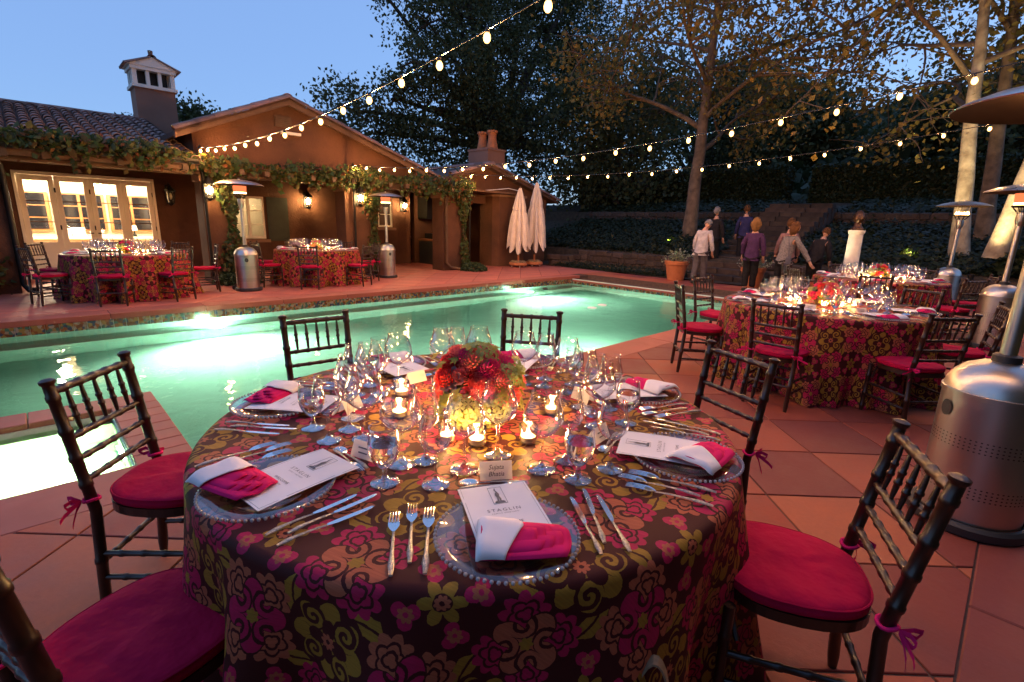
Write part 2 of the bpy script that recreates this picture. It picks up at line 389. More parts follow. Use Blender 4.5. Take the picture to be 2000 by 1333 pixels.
def _cloth():
    """brocade: brown ground, gold scroll medallions, pink and salmon roses, small flowers"""
    t = NT('brocade'); uv = t.new('ShaderNodeUVMap'); uv.uv_map = 'UVMap'
    sp = t.new('ShaderNodeSeparateXYZ')
    wob = t.new('ShaderNodeTexNoise'); wob.inputs['Scale'].default_value = 7; wob.inputs['Detail'].default_value = 6; wob.inputs['Roughness'].default_value = .75; t.link(uv.outputs[0], wob.inputs['Vector'])
    wv = t.new('ShaderNodeVectorMath', operation='MULTIPLY_ADD'); t.link(wob.outputs['Color'], wv.inputs[0]); wv.inputs[1].default_value = (.024,.024,0); t.link(uv.outputs[0], wv.inputs[2])
    t.link(wv.outputs[0], sp.inputs[0])
    S = .425; M = t.math
    def cell(o, c): # coordinate centred on -S/2..S/2
        return M('SUBTRACT', M('MULTIPLY', M('FRACT', M('DIVIDE', M('ADD', o, c), S)), S), S/2)
    def polar(x, y):
        r = M('SQRT', M('ADD', M('MULTIPLY',x,x), M('MULTIPLY',y,y))); a = M('ARCTAN2', y, x); return r, a
    def lobes(r, a, n, R0, amp, ph=0.):  # scalloped blob mask, sharp cusps
        c = M('ABSOLUTE', M('COSINE', M('MULTIPLY_ADD', a, n/2, ph)))
        return M('LESS_THAN', r, M('MULTIPLY_ADD', c, R0*amp, R0*(1-amp)))
    def ring(r, a, n, R0, amp, w):
        c = M('ABSOLUTE', M('COSINE', M('MULTIPLY', a, n/2)))
        return M('LESS_THAN', M('ABSOLUTE', M('SUBTRACT', r, M('MULTIPLY_ADD', c, R0*amp, R0*(1-amp)))), w)
    def spiral(x, y, cx, cy, R0, k, w):
        r, a = polar(M('SUBTRACT', M('ABSOLUTE',x), cx), M('SUBTRACT', M('ABSOLUTE',y), cy))
        s = M('FRACT', M('ADD', M('MULTIPLY', r, k), M('DIVIDE', a, 2*pi)))
        return M('MULTIPLY', M('LESS_THAN', s, w), M('LESS_THAN', r, R0))
    def sub(a, b): return M('MULTIPLY', a, M('SUBTRACT', 1.0, b))
    gold=(.37,.20,.030); pink=(.50,.020,.085); salm=(.48,.13,.065); brown=(.064,.015,.014)
    X, Y = sp.outputs[0], sp.outputs[1]
    col = brown
    # leafy curls between the motifs (gold), eightfold around the medallion
    x, y = cell(X,0), cell(Y,0); r, a = polar(x,y)
    curl = M('MULTIPLY', M('LESS_THAN', M('ABSOLUTE', M('SUBTRACT', M('SINE', M('ADD', M('MULTIPLY',a,4), M('MULTIPLY', r, 34))), .75)), .24), M('MULTIPLY', M('GREATER_THAN', r, .115), M('LESS_THAN', r, .165)))
    col = t.mix(curl, col, gold)
    # roses: pink at one set of edge midpoints, salmon at the other
    for (cx, cy, c1, c2) in ((S/2,0,pink,salm),(0,S/2,salm,pink)):
        x, y = cell(X,cx), cell(Y,cy)
        for sx in ((1,0),(0,1)):
            pass
        x2 = M('SUBTRACT', M('ABSOLUTE', x), .058); r, a = polar(x2, M('SUBTRACT', M('ABSOLUTE', y), .05))
        m = lobes(r, a, 9, .058, .26); dark = M('MAXIMUM', ring(r, a, 5, .037, .28, .0034), ring(r, a, 3, .019, .3, .0034))
        col = t.mix(sub(m, dark), t.mix(m, col, brown), c1)
        r, a = polar(x, y); m = lobes(r, a, 4, .092, .55); sc = spiral(x, y, .034, .034, .034, 46, .42)
        col = t.mix(M('MULTIPLY', m, .999), col, brown); col = t.mix(sub(lobes(r,a,4,.086,.55), sc), col, c2)
        col = t.mix(lobes(r, a, 6, .018, .3), col, gold)
    # gold scroll medallion at the cell centre
    x, y = cell(X,0), cell(Y,0); r, a = polar(x, y)
    col = t.mix(lobes(r, a, 8, .112, .16), col, brown)
    m = lobes(r, a, 8, .105, .26); hole = M('LESS_THAN', r, M('MULTIPLY_ADD', M('ABSOLUTE', M('COSINE', M('MULTIPLY',a,2))), .040, .020))
    sc = spiral(x, y, .047, .047, .037, 44, .50)
    col = t.mix(sub(sub(m, sc), hole), col, gold)
    col = t.mix(sub(lobes(r, a, 8, .021, .35), M('LESS_THAN', r, .006)), col, salm)
    # small six petalled flowers with a salmon heart at the corners
    x, y = cell(X,S/2), cell(Y,S/2); r, a = polar(x, y)
    col = t.mix(lobes(r, a, 6, .056, .5), col, brown)
    col = t.mix(sub(lobes(r, a, 6, .052, .55), M('LESS_THAN', r, .020)), col, gold)
    col = t.mix(sub(lobes(r, a, 8, .018, .3), M('LESS_THAN', r, .006)), col, salm)
    x2 = M('SUBTRACT', M('ABSOLUTE', x), .056); y2 = M('SUBTRACT', M('ABSOLUTE', y), .056); r, a = polar(x2, y2)
    col = t.mix(lobes(r, a, 3, .034, .5, .4), col, pink)
    col = t.mix(sub(lobes(r, a, 7, .019, .3), M('LESS_THAN', r, .006)), col, salm)
    # weave
    wv2 = t.new('ShaderNodeTexWave'); wv2.inputs['Scale'].default_value = 140; wv2.inputs['Distortion'].default_value = 1.5; t.link(uv.outputs[0], wv2.inputs['Vector'])
    mp = t.new('ShaderNodeMapping'); mp.inputs['Rotation'].default_value = (0,0,.5); mp.inputs['Scale'].default_value = (260,14,1); t.link(uv.outputs[0], mp.inputs[0])
    nz = t.noise(1.0,3,mp.outputs[0]); col = t.mix(M('MULTIPLY_ADD', nz, 1.5, -.45, clamp=True), col, t.mix(.55, col, brown))
    h = t.new('ShaderNodeRGBToBW'); t.link(col, h.inputs[0])
    hh = M('ADD', M('MULTIPLY', h.outputs[0], 3.0), M('MULTIPLY', wv2.outputs[1], .12))
    b = t.bsdf(Base_Color=col, Roughness=.5, Sheen_Weight=.0, Specular_IOR_Level=.07); t.link(t.bump(hh, .35, .004), b.inputs['Normal'])
    return t.done(b.outputs[0])
_DEF['brocade'] = _cloth
def _steelbrush():
    t = NT('brushed_steel'); co = t.co(); mp = t.new('ShaderNodeMapping'); mp.inputs['Scale'].default_value = (6,6,180); t.link(co, mp.inputs[0])
    n = t.noise(4,3,mp.outputs[0]); b = t.bsdf(Base_Color=(.50,.475,.45), Metallic=1.0, Roughness=t.math('MULTIPLY_ADD', n, .22, .24))
    t.link(t.bump(n,.06,.002), b.inputs['Normal']); return t.done(b.outputs[0])
_DEF['brushed_steel'] = _steelbrush
WARM = (1.0,.62,.26)
emit('bulb_core', (1.0,.46,.16), 3300)
def _bulbglass():
    t = NT('bulb_glass'); e = t.new('ShaderNodeEmission'); e.inputs[0].default_value = (1.0,.50,.15,1); e.inputs[1].default_value = 3.4
    tr = t.new('ShaderNodeBsdfTransparent'); mx = t.new('ShaderNodeMixShader'); mx.inputs[0].default_value = .5; t.link(tr.outputs[0], mx.inputs[1]); t.link(e.outputs[0], mx.inputs[2]); return t.done(mx.outputs[0])
_DEF['bulb_glass'] = _bulbglass
emit('flame', (1.0,.55,.16), 120)
emit('lantern_glow', (1.0,.60,.24), 260)
emit('burner_orange', (1.0,.17,.06), .62)
emit('burner_flame', (1.0,.50,.16), 7)
emit('room_lamp', (1.0,.76,.45), 8)
emit('pool_lens', (.95,1.0,.78), 90)
emit('uplight_lens', (1.0,.85,.35), 25)
def point(name, loc, power, col=WARM, r=.03, parent=None):
    l = bpy.data.lights.new(name, 'POINT'); l.energy = power; l.color = col; l.shadow_soft_size = r
    o = bpy.data.objects.new(name, l); C.objects.link(o); o.location = loc; o.parent = parent; return o
def spot(name, loc, target, power, ang=60, col=WARM, r=.04, blend=.6, parent=None):
    l = bpy.data.lights.new(name, 'SPOT'); l.energy = power; l.color = col; l.shadow_soft_size = r; l.spot_size = R(ang); l.spot_blend = blend
    o = bpy.data.objects.new(name, l); C.objects.link(o); o.location = loc
    o.rotation_euler = (Vector(target)-Vector(loc)).to_track_quat('-Z','Y').to_euler(); o.parent = parent; return o
# ================================================================== the setting
def struct(o, label=None): o['kind'] = 'structure'; 
def clip(poly, x0, x1, y0, y1):
    def cut(P, f, inter):
        out = []
        for i in range(len(P)):
            a, b = P[i-1], P[i]
            if f(b):
                if not f(a): out.append(inter(a,b))
                out.append(b)
            elif f(a): out.append(inter(a,b))
        return out
    def ix(c): return lambda a,b: (c, a[1]+(b[1]-a[1])*(c-a[0])/(b[0]-a[0]))
    def iy(c): return lambda a,b: (a[0]+(b[0]-a[0])*(c-a[1])/(b[1]-a[1]), c)
    for f, g in ((lambda p:p[0]>=x0,ix(x0)),(lambda p:p[0]<=x1,ix(x1)),(lambda p:p[1]>=y0,iy(y0)),(lambda p:p[1]<=y1,iy(y1))):
        if poly: poly = cut(poly, f, g)
    return poly
def area(P): return abs(sum(P[i-1][0]*P[i][1]-P[i][0]*P[i-1][1] for i in range(len(P))))/2
def diag_tiles(parent, x0, x1, y0, y1, pitch=.58, a0=1.40, b0=-2.04, gap=.0055, m='paver'):
    """square stone flags laid on the diagonal, each its own slab with a chamfered edge"""
    q = 2**.5
    for i in range(-60, 80):
        for j in range(-60, 80):
            a, b = a0+i*pitch, b0+j*pitch
            cs = [(a+gap,b+gap),(a+pitch-gap,b+gap),(a+pitch-gap,b+pitch-gap),(a+gap,b+pitch-gap)]
            P = clip([((p[0]-p[1])/q,(p[0]+p[1])/q) for p in cs], x0+.003, x1-.003, y0+.003, y1-.003)
            if len(P) < 3 or area(P) < .0004: continue
            cx = sum(p[0] for p in P)/len(P); cyy = sum(p[1] for p in P)/len(P)
            mb = MB(); n = len(P); dz = rnd.uniform(-.0012,.0012)
            L = [[(p[0]-cx,p[1]-cyy) for p in P]]
            ins = []
            for p in L[0]:
                l = math.hypot(*p) or 1; k = max(.2,(l-.004)/l); ins.append((p[0]*k,p[1]*k))
            vs = [(p[0],p[1],-.03) for p in L[0]]+[(p[0],p[1],-.003+dz) for p in L[0]]+[(p[0],p[1],dz) for p in ins]
            fs = [(k,(k+1)%n,n+(k+1)%n,n+k) for k in range(n)]+[(n+k,n+(k+1)%n,2*n+(k+1)%n,2*n+k) for k in range(n)]+[tuple(range(2*n,3*n))]
            mb.add(vs, fs).build('flagstone', m, parent, loc=(cx,cyy,0))
def row_stones(parent, x0, x1, y0, y1, n, axis, top=0.0, thick=.07, m='coping', name='coping_stone', gap=.003):
    for k in range(n):
        if axis == 'x': a, b = x0+(x1-x0)*k/n+gap, x0+(x1-x0)*(k+1)/n-gap; bb = (a,b,y0,y1)
        else: a, b = y0+(y1-y0)*k/n+gap, y0+(y1-y0)*(k+1)/n-gap; bb = (x0,x1,a,b)
        cx, cyy = (bb[0]+bb[1])/2, (bb[2]+bb[3])/2
        MB().bbox(bb[0]-cx,bb[1]-cx,bb[2]-cyy,bb[3]-cyy,-thick,0,.006).build(name, m, parent, loc=(cx,cyy,top+rnd.uniform(-.001,.001)))
PX0, PX1, PY0, PY1 = -3.0, 11.55, 3.45, 9.30       # pool rectangle
WZ = -.21
# near patio
o = MB().box(-4,14.2,-.75,3.06,-.2,-.008).build('near_patio','grout'); struct(o); near = o
diag_tiles(near, -2.2, 14.0, -.10, 3.045)
row_stones(near, -2.2, 14.0, -.72, -.105, 17, 'x', m='paver', name='border_stone')
row_stones(near, PX0, 12.35, 3.05, 3.47, 12, 'x')
# far terrace and house floor
o = MB().box(-4.5,15.2,9.32,17.6,-.2,-.008).build('house_terrace','grout'); struct(o); terr = o
diag_tiles(terr, -2.6, 12.6, 9.70, 14.9, a0=1.43, b0=-1.9, pitch=.62, m='paver_house_glow')
o2 = MB().box(-3,9.6,14.9,15.15,-.02,-.002).build('threshold_strip','paver_house_glow',terr)
MB().box(12.6,15.2,9.7,13.6,-.02,-.001).build('side_paving','paver_house_glow',terr)
MB().box(9.6,12.6,14.9,17.6,-.02,-.001).build('kitchen_paving','paver_house_glow',terr)
row_stones(terr, PX0, 11.9, 9.29, 9.69, 12, 'x', thick=.085)
# garden end path with the pool cover track
o = MB().box(12.32,13.75,3.0,9.72,-.2,-.008).build('garden_path','grout'); struct(o); path = o
for i in range(2):
    row_stones(path, 12.42+i*.66, 13.08+i*.66, 3.07, 9.7, 11, 'y', m='paver', name='flagstone')
o = MB().box(PX1+.02,12.40,3.07,9.7,-.6,-.14).build('cover_trough','pool_plaster'); struct(o); tro = o
MB().box(PX1+.22,12.10,3.47,9.28,-.139,-.10).build('cover_roller','wood_dark',tro)
MB().box(12.36,12.42,3.47,9.28,-.13,.0).build('trough_edge','wood_dark',tro)
row_stones(tro, PX1-.02, PX1+.22, 3.47, 9.28, 20, 'y', top=-.10, thick=.05, m='coping', name='end_coping')
# pool basin
mb = MB(); z0, z1 = -1.25, -.07
mb.add([(PX0,PY0,z0),(PX1,PY0,z0),(PX1,PY1,z0),(PX0,PY1,z0)], [(0,1,2,3)])
for (a,b) in (((PX0,PY0),(PX1,PY0)),((PX1,PY0),(PX1,PY1)),((PX1,PY1),(PX0,PY1)),((PX0,PY1),(PX0,PY0))):
    mb.add([(*a,z0),(*b,z0),(*b,z1),(*a,z1)], [(3,2,1,0)])
o = mb.build('swimming_pool','pool_plaster'); struct(o); pool = o
MB().box(PX0,PX1,PY1-.45,PY1-.01,-1.24,-.62).build('pool_bench','pool_plaster',pool)
for k in range(3): MB().box(-1.5-.4*k,-1.1-.4*k,5.3,PY1-.46,-1.24,-.95+.22*k).build('pool_step','pool_plaster',pool)
tm = MB().box(-.073,.073,-.008,0,-.062,.062).mesh('waterline_tile'); tm.materials.append(MAT('mosaic'))
for k in range(int((PX1-PX0)/.15)):
    inst('waterline_tile', tm, pool, (PX0+.075+.15*k, PY1-.002, -.148))
for k in range(int((PY1-PY0)/.15)):
    inst('waterline_tile', tm, pool, (PX1-.002, PY0+.075+.15*k, -.20), (0,0,-pi/2))
wv = [(PX0,PY0,WZ),(PX1,PY0,WZ),(PX1,PY1,WZ),(PX0,PY1,WZ)]
o = MB().add(wv,[(0,1,2,3)]).build('pool_water','pool_water'); struct(o)
# spa: a raised rectangular basin on the near wall
SX1, SY1 = .58, 5.0
o = MB().box(PX0,SX1-.02,SY1-.26,SY1-.02,-1.24,-.06).build('spa','coping'); struct(o); spa = o
MB().box(SX1-.28,SX1-.02,PY0+.003,SY1-.27,-1.24,-.06).build('spa_wall','coping',spa)
MB().box(PX0,SX1-.29,PY0+.003,SY1-.27,-1.0,-.72).build('spa_floor','spa_plaster',spa)
MB().box(PX0,SX1-.29,SY1-.285,SY1-.262,-.95,-.062).build('spa_lining','spa_plaster',spa)
MB().box(SX1-.305,SX1-.282,PY0+.004,SY1-.29,-.95,-.062).build('spa_lining','spa_plaster',spa)
row_stones(spa, PX0, SX1, SY1-.28, SY1, 14, 'x', top=-.015, thick=.045, name='spa_coping')
row_stones(spa, SX1-.30, SX1, PY0+.02, SY1-.284, 7, 'y', top=-.015, thick=.045, name='spa_coping')
o = MB().add([(PX0,PY0,-.10),(SX1-.30,PY0,-.10),(SX1-.30,SY1-.285,-.10),(PX0,SY1-.285,-.10)],[(0,1,2,3)]).build('spa_water','spa_water'); struct(o)
# underwater lamps
def pool_lamp(loc, d, power, label, spread=150):
    t = thing('pool_lamp', label, 'pool light', loc, 0, 'underwater pool lamps')
    dv = Vector(d); q = dv.to_track_quat('Z','Y').to_matrix().to_4x4()
    MB().lathe([(.0,.012),(.12,.012)],20).xf(q).build('lens','pool_lens',t)
    MB().lathe([(.119,.0),(.121,.016),(.14,.016),(.143,.0)],20).xf(q).build('bezel','steel',t)
    l = bpy.data.lights.new('pool_glow','SPOT'); l.energy = power; l.color = (.95,1.0,.74); l.spot_size = R(spread); l.spot_blend = .8; l.shadow_soft_size = .08
    ob = bpy.data.objects.new('pool_glow', l); C.objects.link(ob); ob.location = dv*.05; ob.rotation_euler = dv.to_track_quat('-Z','Y').to_euler(); ob.parent = t
    return t
PL = 780
pool_lamp((2.0,PY1-.462,-.48+.0),(0,-1,-.4),250,'bright underwater lamp in the pool wall near the white doors')
pool_lamp((9.25,PY1-.462,-.48),(0,-1,-.4),210,'bright underwater lamp in the pool wall near the folded parasols')
pool_lamp((5.6,PY0+.012,-.62),(0,1,-.2),330,'unseen underwater lamp added below the near patio to brighten the pool')  # unseen lamp, added so the water looks bright all over
pool_lamp((SX1-.32,4.2,-.42),(-1,0,-.1),26,'bright underwater lamp inside the spa on its end wall')
pool_lamp((-1.0,PY0+.016,-.42),(0,1,-.1),26,'bright underwater lamp inside the spa on the patio side')
# ---------------------------------------------------------------- terrain
def sm(a,b,x): t = np.clip((x-a)/(b-a),0,1); return t*t*(3-2*t)
def hgt(u, v):
    u = np.asarray(u,float); v = np.asarray(v,float)
    z = np.where(u < 15.3, .02+0*u, .55+(np.minimum(u,21)-15.3)*.21)
    z = np.where(u > 21.0, 2.15+(np.minimum(u,25)-21)*.15, z)
    z = np.where(u > 25, 2.75+np.minimum(np.maximum(u-29,0),60)*.27*(1-sm(R(20),R(36),np.arctan2(v,u))), z)
    return z
# flat base everywhere, far to the horizon
o = MB().add([(-600,-600,-.25),(900,-600,-.25),(900,900,-.25),(-600,900,-.25)],[(0,1,2,3)])
o = MB()
HX0,HX1,HY0,HY1 = PX0-.5,12.35,PY0-.1,PY1+.1
for (a,b,c,d) in ((-600,900,-600,HY0),(-600,900,HY1,900),(-600,HX0,HY0,HY1),(HX1,900,HY0,HY1)): o.add([(a,c,-.22),(b,c,-.22),(b,d,-.22),(a,d,-.22)],[(0,1,2,3)])
g = o.build('ground','soil'); struct(g)
us = np.concatenate([np.linspace(13.76,15.29,5),np.linspace(15.31,20.98,20),np.linspace(21.02,29,16),np.linspace(30,110,30)]); vs_ = np.concatenate([np.linspace(-60,-5,14),np.linspace(-4,24,60),np.linspace(26,80,14)])
UU,VV = np.meshgrid(us,vs_,indexing='ij'); ZZ = hgt(UU,VV)+nrg.normal(size=UU.shape)*.015
V = np.stack([UU,VV,ZZ],-1).reshape(-1,3); nu,nv = UU.shape
I = np.arange(nu*nv).reshape(nu,nv); F = np.stack([I[:-1,:-1],I[1:,:-1],I[1:,1:],I[:-1,1:]],-1).reshape(-1,4)
o = npobj('hillside', V, F, 'soil', smooth=True); struct(o)
# bed beside the near patio
o = MB().box(-2,14,-6,-.74,-.2,-.02).build('planting_bed','soil'); struct(o)
# ---------------------------------------------------------------- stone garden walls
def stone_mesh(k):
    r = random.Random(k); mb = MB().bbox(-.5,.5,-.5,.5,-.5,.5,.12)
    mb.v = [(x*(1+r.uniform(-.1,.1)), y*(1+r.uniform(-.1,.1)), z*(1+r.uniform(-.12,.1))) for x,y,z in mb.v]
    me = mb.mesh('stone', True, 35); me.materials.append(MAT('garden_stone')); return me
STN = [stone_mesh(k) for k in range(7)]
def stone_wall(label, p0, p1, z0, h, thick=.32, sl=.38, rows=3, ztop=None):
    p0, p1 = Vector(p0), Vector(p1); d = p1-p0; L = d.length; a = math.atan2(d.y,d.x)
    t = thing('garden_wall', label, 'wall', (p0.x,p0.y,z0), a)
    MB().box(.03,L-.03,-thick*.4,thick*.4,-.3,h-.04).build('core','garden_stone',t)
    for r in range(rows):
        x = -rnd.uniform(0,.1); zh = h/rows
        while x < L:
            w = sl*rnd.uniform(.6,1.35); inst('stone', rnd.choice(STN), t, (x+w/2, rnd.uniform(-.015,.015), zh*(r+.5)+rnd.uniform(-.02,.02)), (0,rnd.uniform(-.06,.06),rnd.choice((0,pi))), (w*.97, thick*rnd.uniform(.95,1.1), zh*rnd.uniform(.88,1.05))); x += w
    return t
stone_wall('low stone garden wall behind the terracotta pots, left of the steps', (15.3,7.1,0),(15.3,11.6,0),0,.58)
stone_wall('low stone garden wall beyond the tall marble pedestal', (15.3,-3.0,0),(15.3,5.0,0),0,.56)
stone_wall('upper stone terrace wall behind the brown sycamore trunk', (21.0,7.3,0),(21.0,16,0),1.70,.48, rows=2, sl=.42)
stone_wall('upper stone terrace wall behind the pale lit trunks', (21.0,-5,0),(21.0,5.2,0),1.70,.48, rows=2, sl=.42)
stone_wall('sloping stone kerb wall running from the pavilion to the garden', (13.9,12.3,0),(15.3,11.5,0),0,.42, rows=2)
# garden steps
o = MB().box(14.4,14.45,5.02,7.08,-.1,0).build('garden_steps','garden_stone'); struct(o); stp = o
for k in range(15):
    for j in range(3):
        MB().cbox((0,0,0),(.50,.68,.17),0,.015).build('step_slab','garden_stone',stp,loc=(14.65+.43*k,5.38+.69*j+rnd.uniform(-.02,.02),.085+.165*k+rnd.uniform(-.008,.008)))
    if k > 0: MB().box(14.5+.43*k,14.87+.43*k,5.02,7.08,-.1,.165*k).build('step_base','garden_stone',stp)
# ================================================================== house
house = thing('house', 'brown stucco house with tiled roofs, loggia and white glazed doors', 'house', (0,12.4,0))
HY = 12.4
def hb(name, m, *b, par=None, **k):   # box given in world coordinates, parented to the house
    return MB().box(b[0],b[1],b[2]-HY,b[3]-HY,b[4],b[5]).build(name, m, par or house, **k)
BW0, BW1 = 15.1, 15.35
# back wall of the loggia with openings
hb('wall','stucco',-4.5,-.06,BW0,BW1,0,2.6); hb('wall','stucco',2.40,4.08,BW0,BW1,0,2.6); hb('wall','stucco',-.06,2.40,BW0,BW1,2.27,2.6)
hb('wall','stucco',4.08,4.90,BW0,BW1,0,.86); hb('wall','stucco',4.08,4.90,BW0,BW1,2.0,2.6); hb('wall','stucco',4.90,8.43,BW0,BW1,0,2.6)
hb('wall','stucco',8.43,8.97,BW0,BW1,0,1.24); hb('wall','stucco',8.43,8.97,BW0,BW1,2.07,2.6); hb('wall','stucco',8.97,9.66,BW0,17.4,0,2.6)
hb('wall','stucco',9.66,12.5,17.2,17.4,0,2.6); hb('wall','stucco',12.3,12.5,14.4,17.2,0,2.6)
hb('ceiling','wood_beam',-4.5,12.5,12.5,17.3,2.44,2.50)
hb('plinth','stucco_trim',4.92,8.42,BW0-.03,BW0,0,.12)
# piers
def pier(x0,x1,y0=12.42,y1=12.98,h=2.30):
    p = hb('column','stucco',x0,x1,y0,y1,0,h)
    hb('capital','stucco_trim',x0-.03,x1+.03,y0-.03,y1+.03,h-.14,h+.001,par=None).parent = p
    return p
for a,b in ((-.95,-.20),(2.80,3.34),(6.0,6.66),(9.10,9.86)): pier(a,b)
hb('beam','wood_beam',-4.5,10.1,12.44,12.94,2.302,2.46)
for k in range(28): hb('rafter_tail','wood_dark',-4.3+.52*k,-4.2+.52*k,12.14,12.44,2.34,2.45)
# gutter with moulded lip
gp = [(0,0),(.13,0),(.15,.05),(.15,.10),(.135,.10),(.125,.03),(.0,.02)]
mb = MB(); mb.add([(-4.5,12.10-HY+.15-p[0],2.47+p[1]) for p in gp]+[(2.75,12.10-HY+.15-p[0],2.47+p[1]) for p in gp],[(i,(i+1)%7,7+(i+1)%7,7+i) for i in range(7)]); mb.build('gutter','iron',house)
hb('fascia','wood_beam',-4.5,2.75,12.20,12.26,2.36,2.50)
def pipe(pts, r=.045, m='iron'): return MB().tube([(p[0],p[1]-HY,p[2]) for p in pts], r, 10).build('downpipe', m, house, smooth=True)
pipe([(-.30,12.16,2.45),(-.24,12.3,2.32),(-.16,12.36,2.2),(-.16,12.36,.16),(-.10,12.3,.06),(-.0,12.22,.05)])
pipe([(9.18,12.36,2.3),(9.18,12.36,.25),(9.30,12.3,.10),(9.58,12.2,.05)], .045, 'wood_dark')
# --- left wing roof, barrel tiles
tile_prof = [(math.cos(a),math.sin(a)) for a in np.linspace(0,pi,7)]
def tile_mesh(L=.42, r0=.095, r1=.075):
    mb = MB(); n = 7
    for (y, r, z) in ((0,r0,.0),(L,r1,.0)):
        for c, s in tile_prof: mb.v.append((c*r, y, s*r*.85+z))
    for (y, r, z) in ((0,r0-.014,.0),(L,r1-.012,.0)):
        for c, s in tile_prof: mb.v.append((c*r, y, s*r*.85+z))
    for k in range(6):
        mb.f.append((k,k+1,n+k+1,n+k)); mb.f.append((2*n+k,3*n+k,3*n+k+1,2*n+k+1)); mb.f.append((k,2*n+k,2*n+k+1,k+1))
    me = mb.mesh('roof_tile', True, 50); me.materials.append(MAT('roof_tile')); return me
TILE = tile_mesh()
def roof_plane(parent, p0, ex, ey, m='roof_under', th=.08):
    """slab: p0 corner at the eave, ex along the eave, ey up the slope (world vectors)"""
    p0, ex, ey = Vector(p0), Vector(ex), Vector(ey); n = ex.cross(ey).normalized()
    n = n if n.z > 0 else -n
    P = [p0, p0+ex, p0+ex+ey, p0+ey]; Q = [p-n*th for p in P]
    mb = MB(); mb.add([tuple(p) for p in P+Q], [(0,1,2,3),(7,6,5,4),(0,4,5,1),(1,5,6,2),(2,6,7,3),(3,7,4,0)])
    return mb.build('roof', m, parent)
off = Vector((0,HY,0))
e0 = Vector((-2.2,12.12,2.56)); up = Vector((0,17.5-12.12,3.95-2.56))
rf = roof_plane(house, Vector((-4.6,12.12,2.53))-off, (7.45,0,0), up)
sl = math.atan2(up.z, up.y); Ls = up.length; nr = 15; nc = 25
for i in range(nc):
    for j in range(nr):
        x = -2.1+.2*i+rnd.uniform(-.006,.006)
        if x > 2.75: continue
        if j < 2 and i < 2: continue
        s = (Ls-.05)*j/nr
        inst('roof_tile', TILE, rf, (x, 12.12-HY+s*math.cos(sl), 2.55+s*math.sin(sl)+.012+rnd.uniform(-.004,.006)), (sl-.045, 0, rnd.uniform(-.02,.02)))
# flat pan strips between the rows are the dark slab beneath; ridge caps
rm = tile_mesh(.46,.12,.105)
for k in range(13): inst('ridge_tile', rm, rf, (2.9-.40*k, 17.5-HY, 3.905+rnd.uniform(0,.01)), (.03,0,pi/2))
# hidden rear slope
roof_plane(house, Vector((-4.6,22.9,2.53))-off, (7.45,0,0), Vector((0,-5.4,1.40)))
# --- gable block
AP = (4.76,4.06); GL = (2.45,3.06); GR = (9.35,2.52)
G0 = 12.68
mb = MB().slabxz([(2.80,2.46),(9.30,2.46),(9.30,2.50),(8.17,2.88),AP,(2.80,3.20)], G0-HY, G0+.3-HY); mb.build('gable_wall','stucco',house)
MB().box(2.80,2.98,G0+.3-HY,17.4-HY,2.46,3.2).build('side_wall','stucco',house)
depth = 6.5
rl = roof_plane(house, Vector((GL[0],G0-.22,GL[1]+.06))-off, (0,depth,0), Vector((AP[0]-GL[0],0,AP[1]-GL[1])))
rr = roof_plane(house, Vector((GR[0]+.3,G0-.22,GR[1]-.06))-off, (0,depth,0), Vector((AP[0]-GR[0]-.3,0,AP[1]-GR[1]+.12)))
# rake tiles along the verge, plus a barge moulding under them
def verge(par, a, b, y, n, lip=True):
    d = Vector((b[0]-a[0],0,b[1]-a[1])); L = d.length; ang = math.atan2(d.z, d.x)
    for k in range(n):
        p = Vector((a[0],y-HY,a[1]))+d*(k/n); 
        inst('verge_tile', rm, par, (p.x,p.y,p.z+.03), Vector((d.x,0,d.z)).to_track_quat('Y','Z').to_euler())
    mb = MB().slabxz([(a[0],a[1]-.12),(b[0],b[1]-.12),(b[0],b[1]-.02),(a[0],a[1]-.02)] if d.x > 0 else [(b[0],b[1]-.12),(a[0],a[1]-.12),(a[0],a[1]-.02),(b[0],b[1]-.02)], y-.05-HY, y+.06-HY); mb.build('barge_board','wood_beam',house)
verge(rl, (GL[0],GL[1]+.04), (AP[0],AP[1]+.04), G0-.20, 6); verge(rr, (GR[0]+.3,GR[1]-.06), (AP[0],AP[1]+.04), G0-.20, 11)
for k in range(14): inst('ridge_tile', rm, rl, (AP[0],G0-.25+.42*k-HY,AP[1]+.07), (.03,0,0))
# louvred vent and lamp bar on the gable
v = hb('vent','wood_dark',4.50,4.88,G0-.03,G0-.002,3.52,3.76)
for k in range(5): hb('slat','wood_beam',4.52,4.86,G0-.045,G0-.031,3.545+.042*k,3.57+.042*k,par=v)
hb('flood_bar','door_paint',4.62,5.06,G0-.10,G0-.002,3.36,3.42)
# --- chimney of the house
ch = hb('chimney','chimney_stucco',2.62,3.53,17.3,18.05,3.2,4.74,par=rf)
hb('band','white_stucco',2.56,3.59,17.24,18.11,4.74,4.82,par=rf)
for (a,b) in ((2.60,2.70),(2.90,2.98),(3.17,3.25),(3.45,3.55)):
    hb('cap_post','white_stucco',a,b,17.28,17.40,4.82,5.18,par=rf); hb('cap_post','white_stucco',a,b,17.95,18.07,4.82,5.18,par=rf)
for y in (17.52,17.76): hb('cap_post','white_stucco',2.60,2.70,y,y+.08,4.82,5.18,par=rf); hb('cap_post','white_stucco',3.45,3.55,y,y+.08,4.82,5.18,par=rf)
hb('cap_core','iron',2.75,3.40,17.45,17.9,4.82,5.18,par=rf)
hb('cap_lintel','white_stucco',2.56,3.59,17.24,18.11,5.18,5.27,par=rf)
MB().slabxz([(2.50,5.27),(3.65,5.27),(3.075,5.52)],17.22-HY,18.13-HY).build('cap_gable','white_stucco',rf)
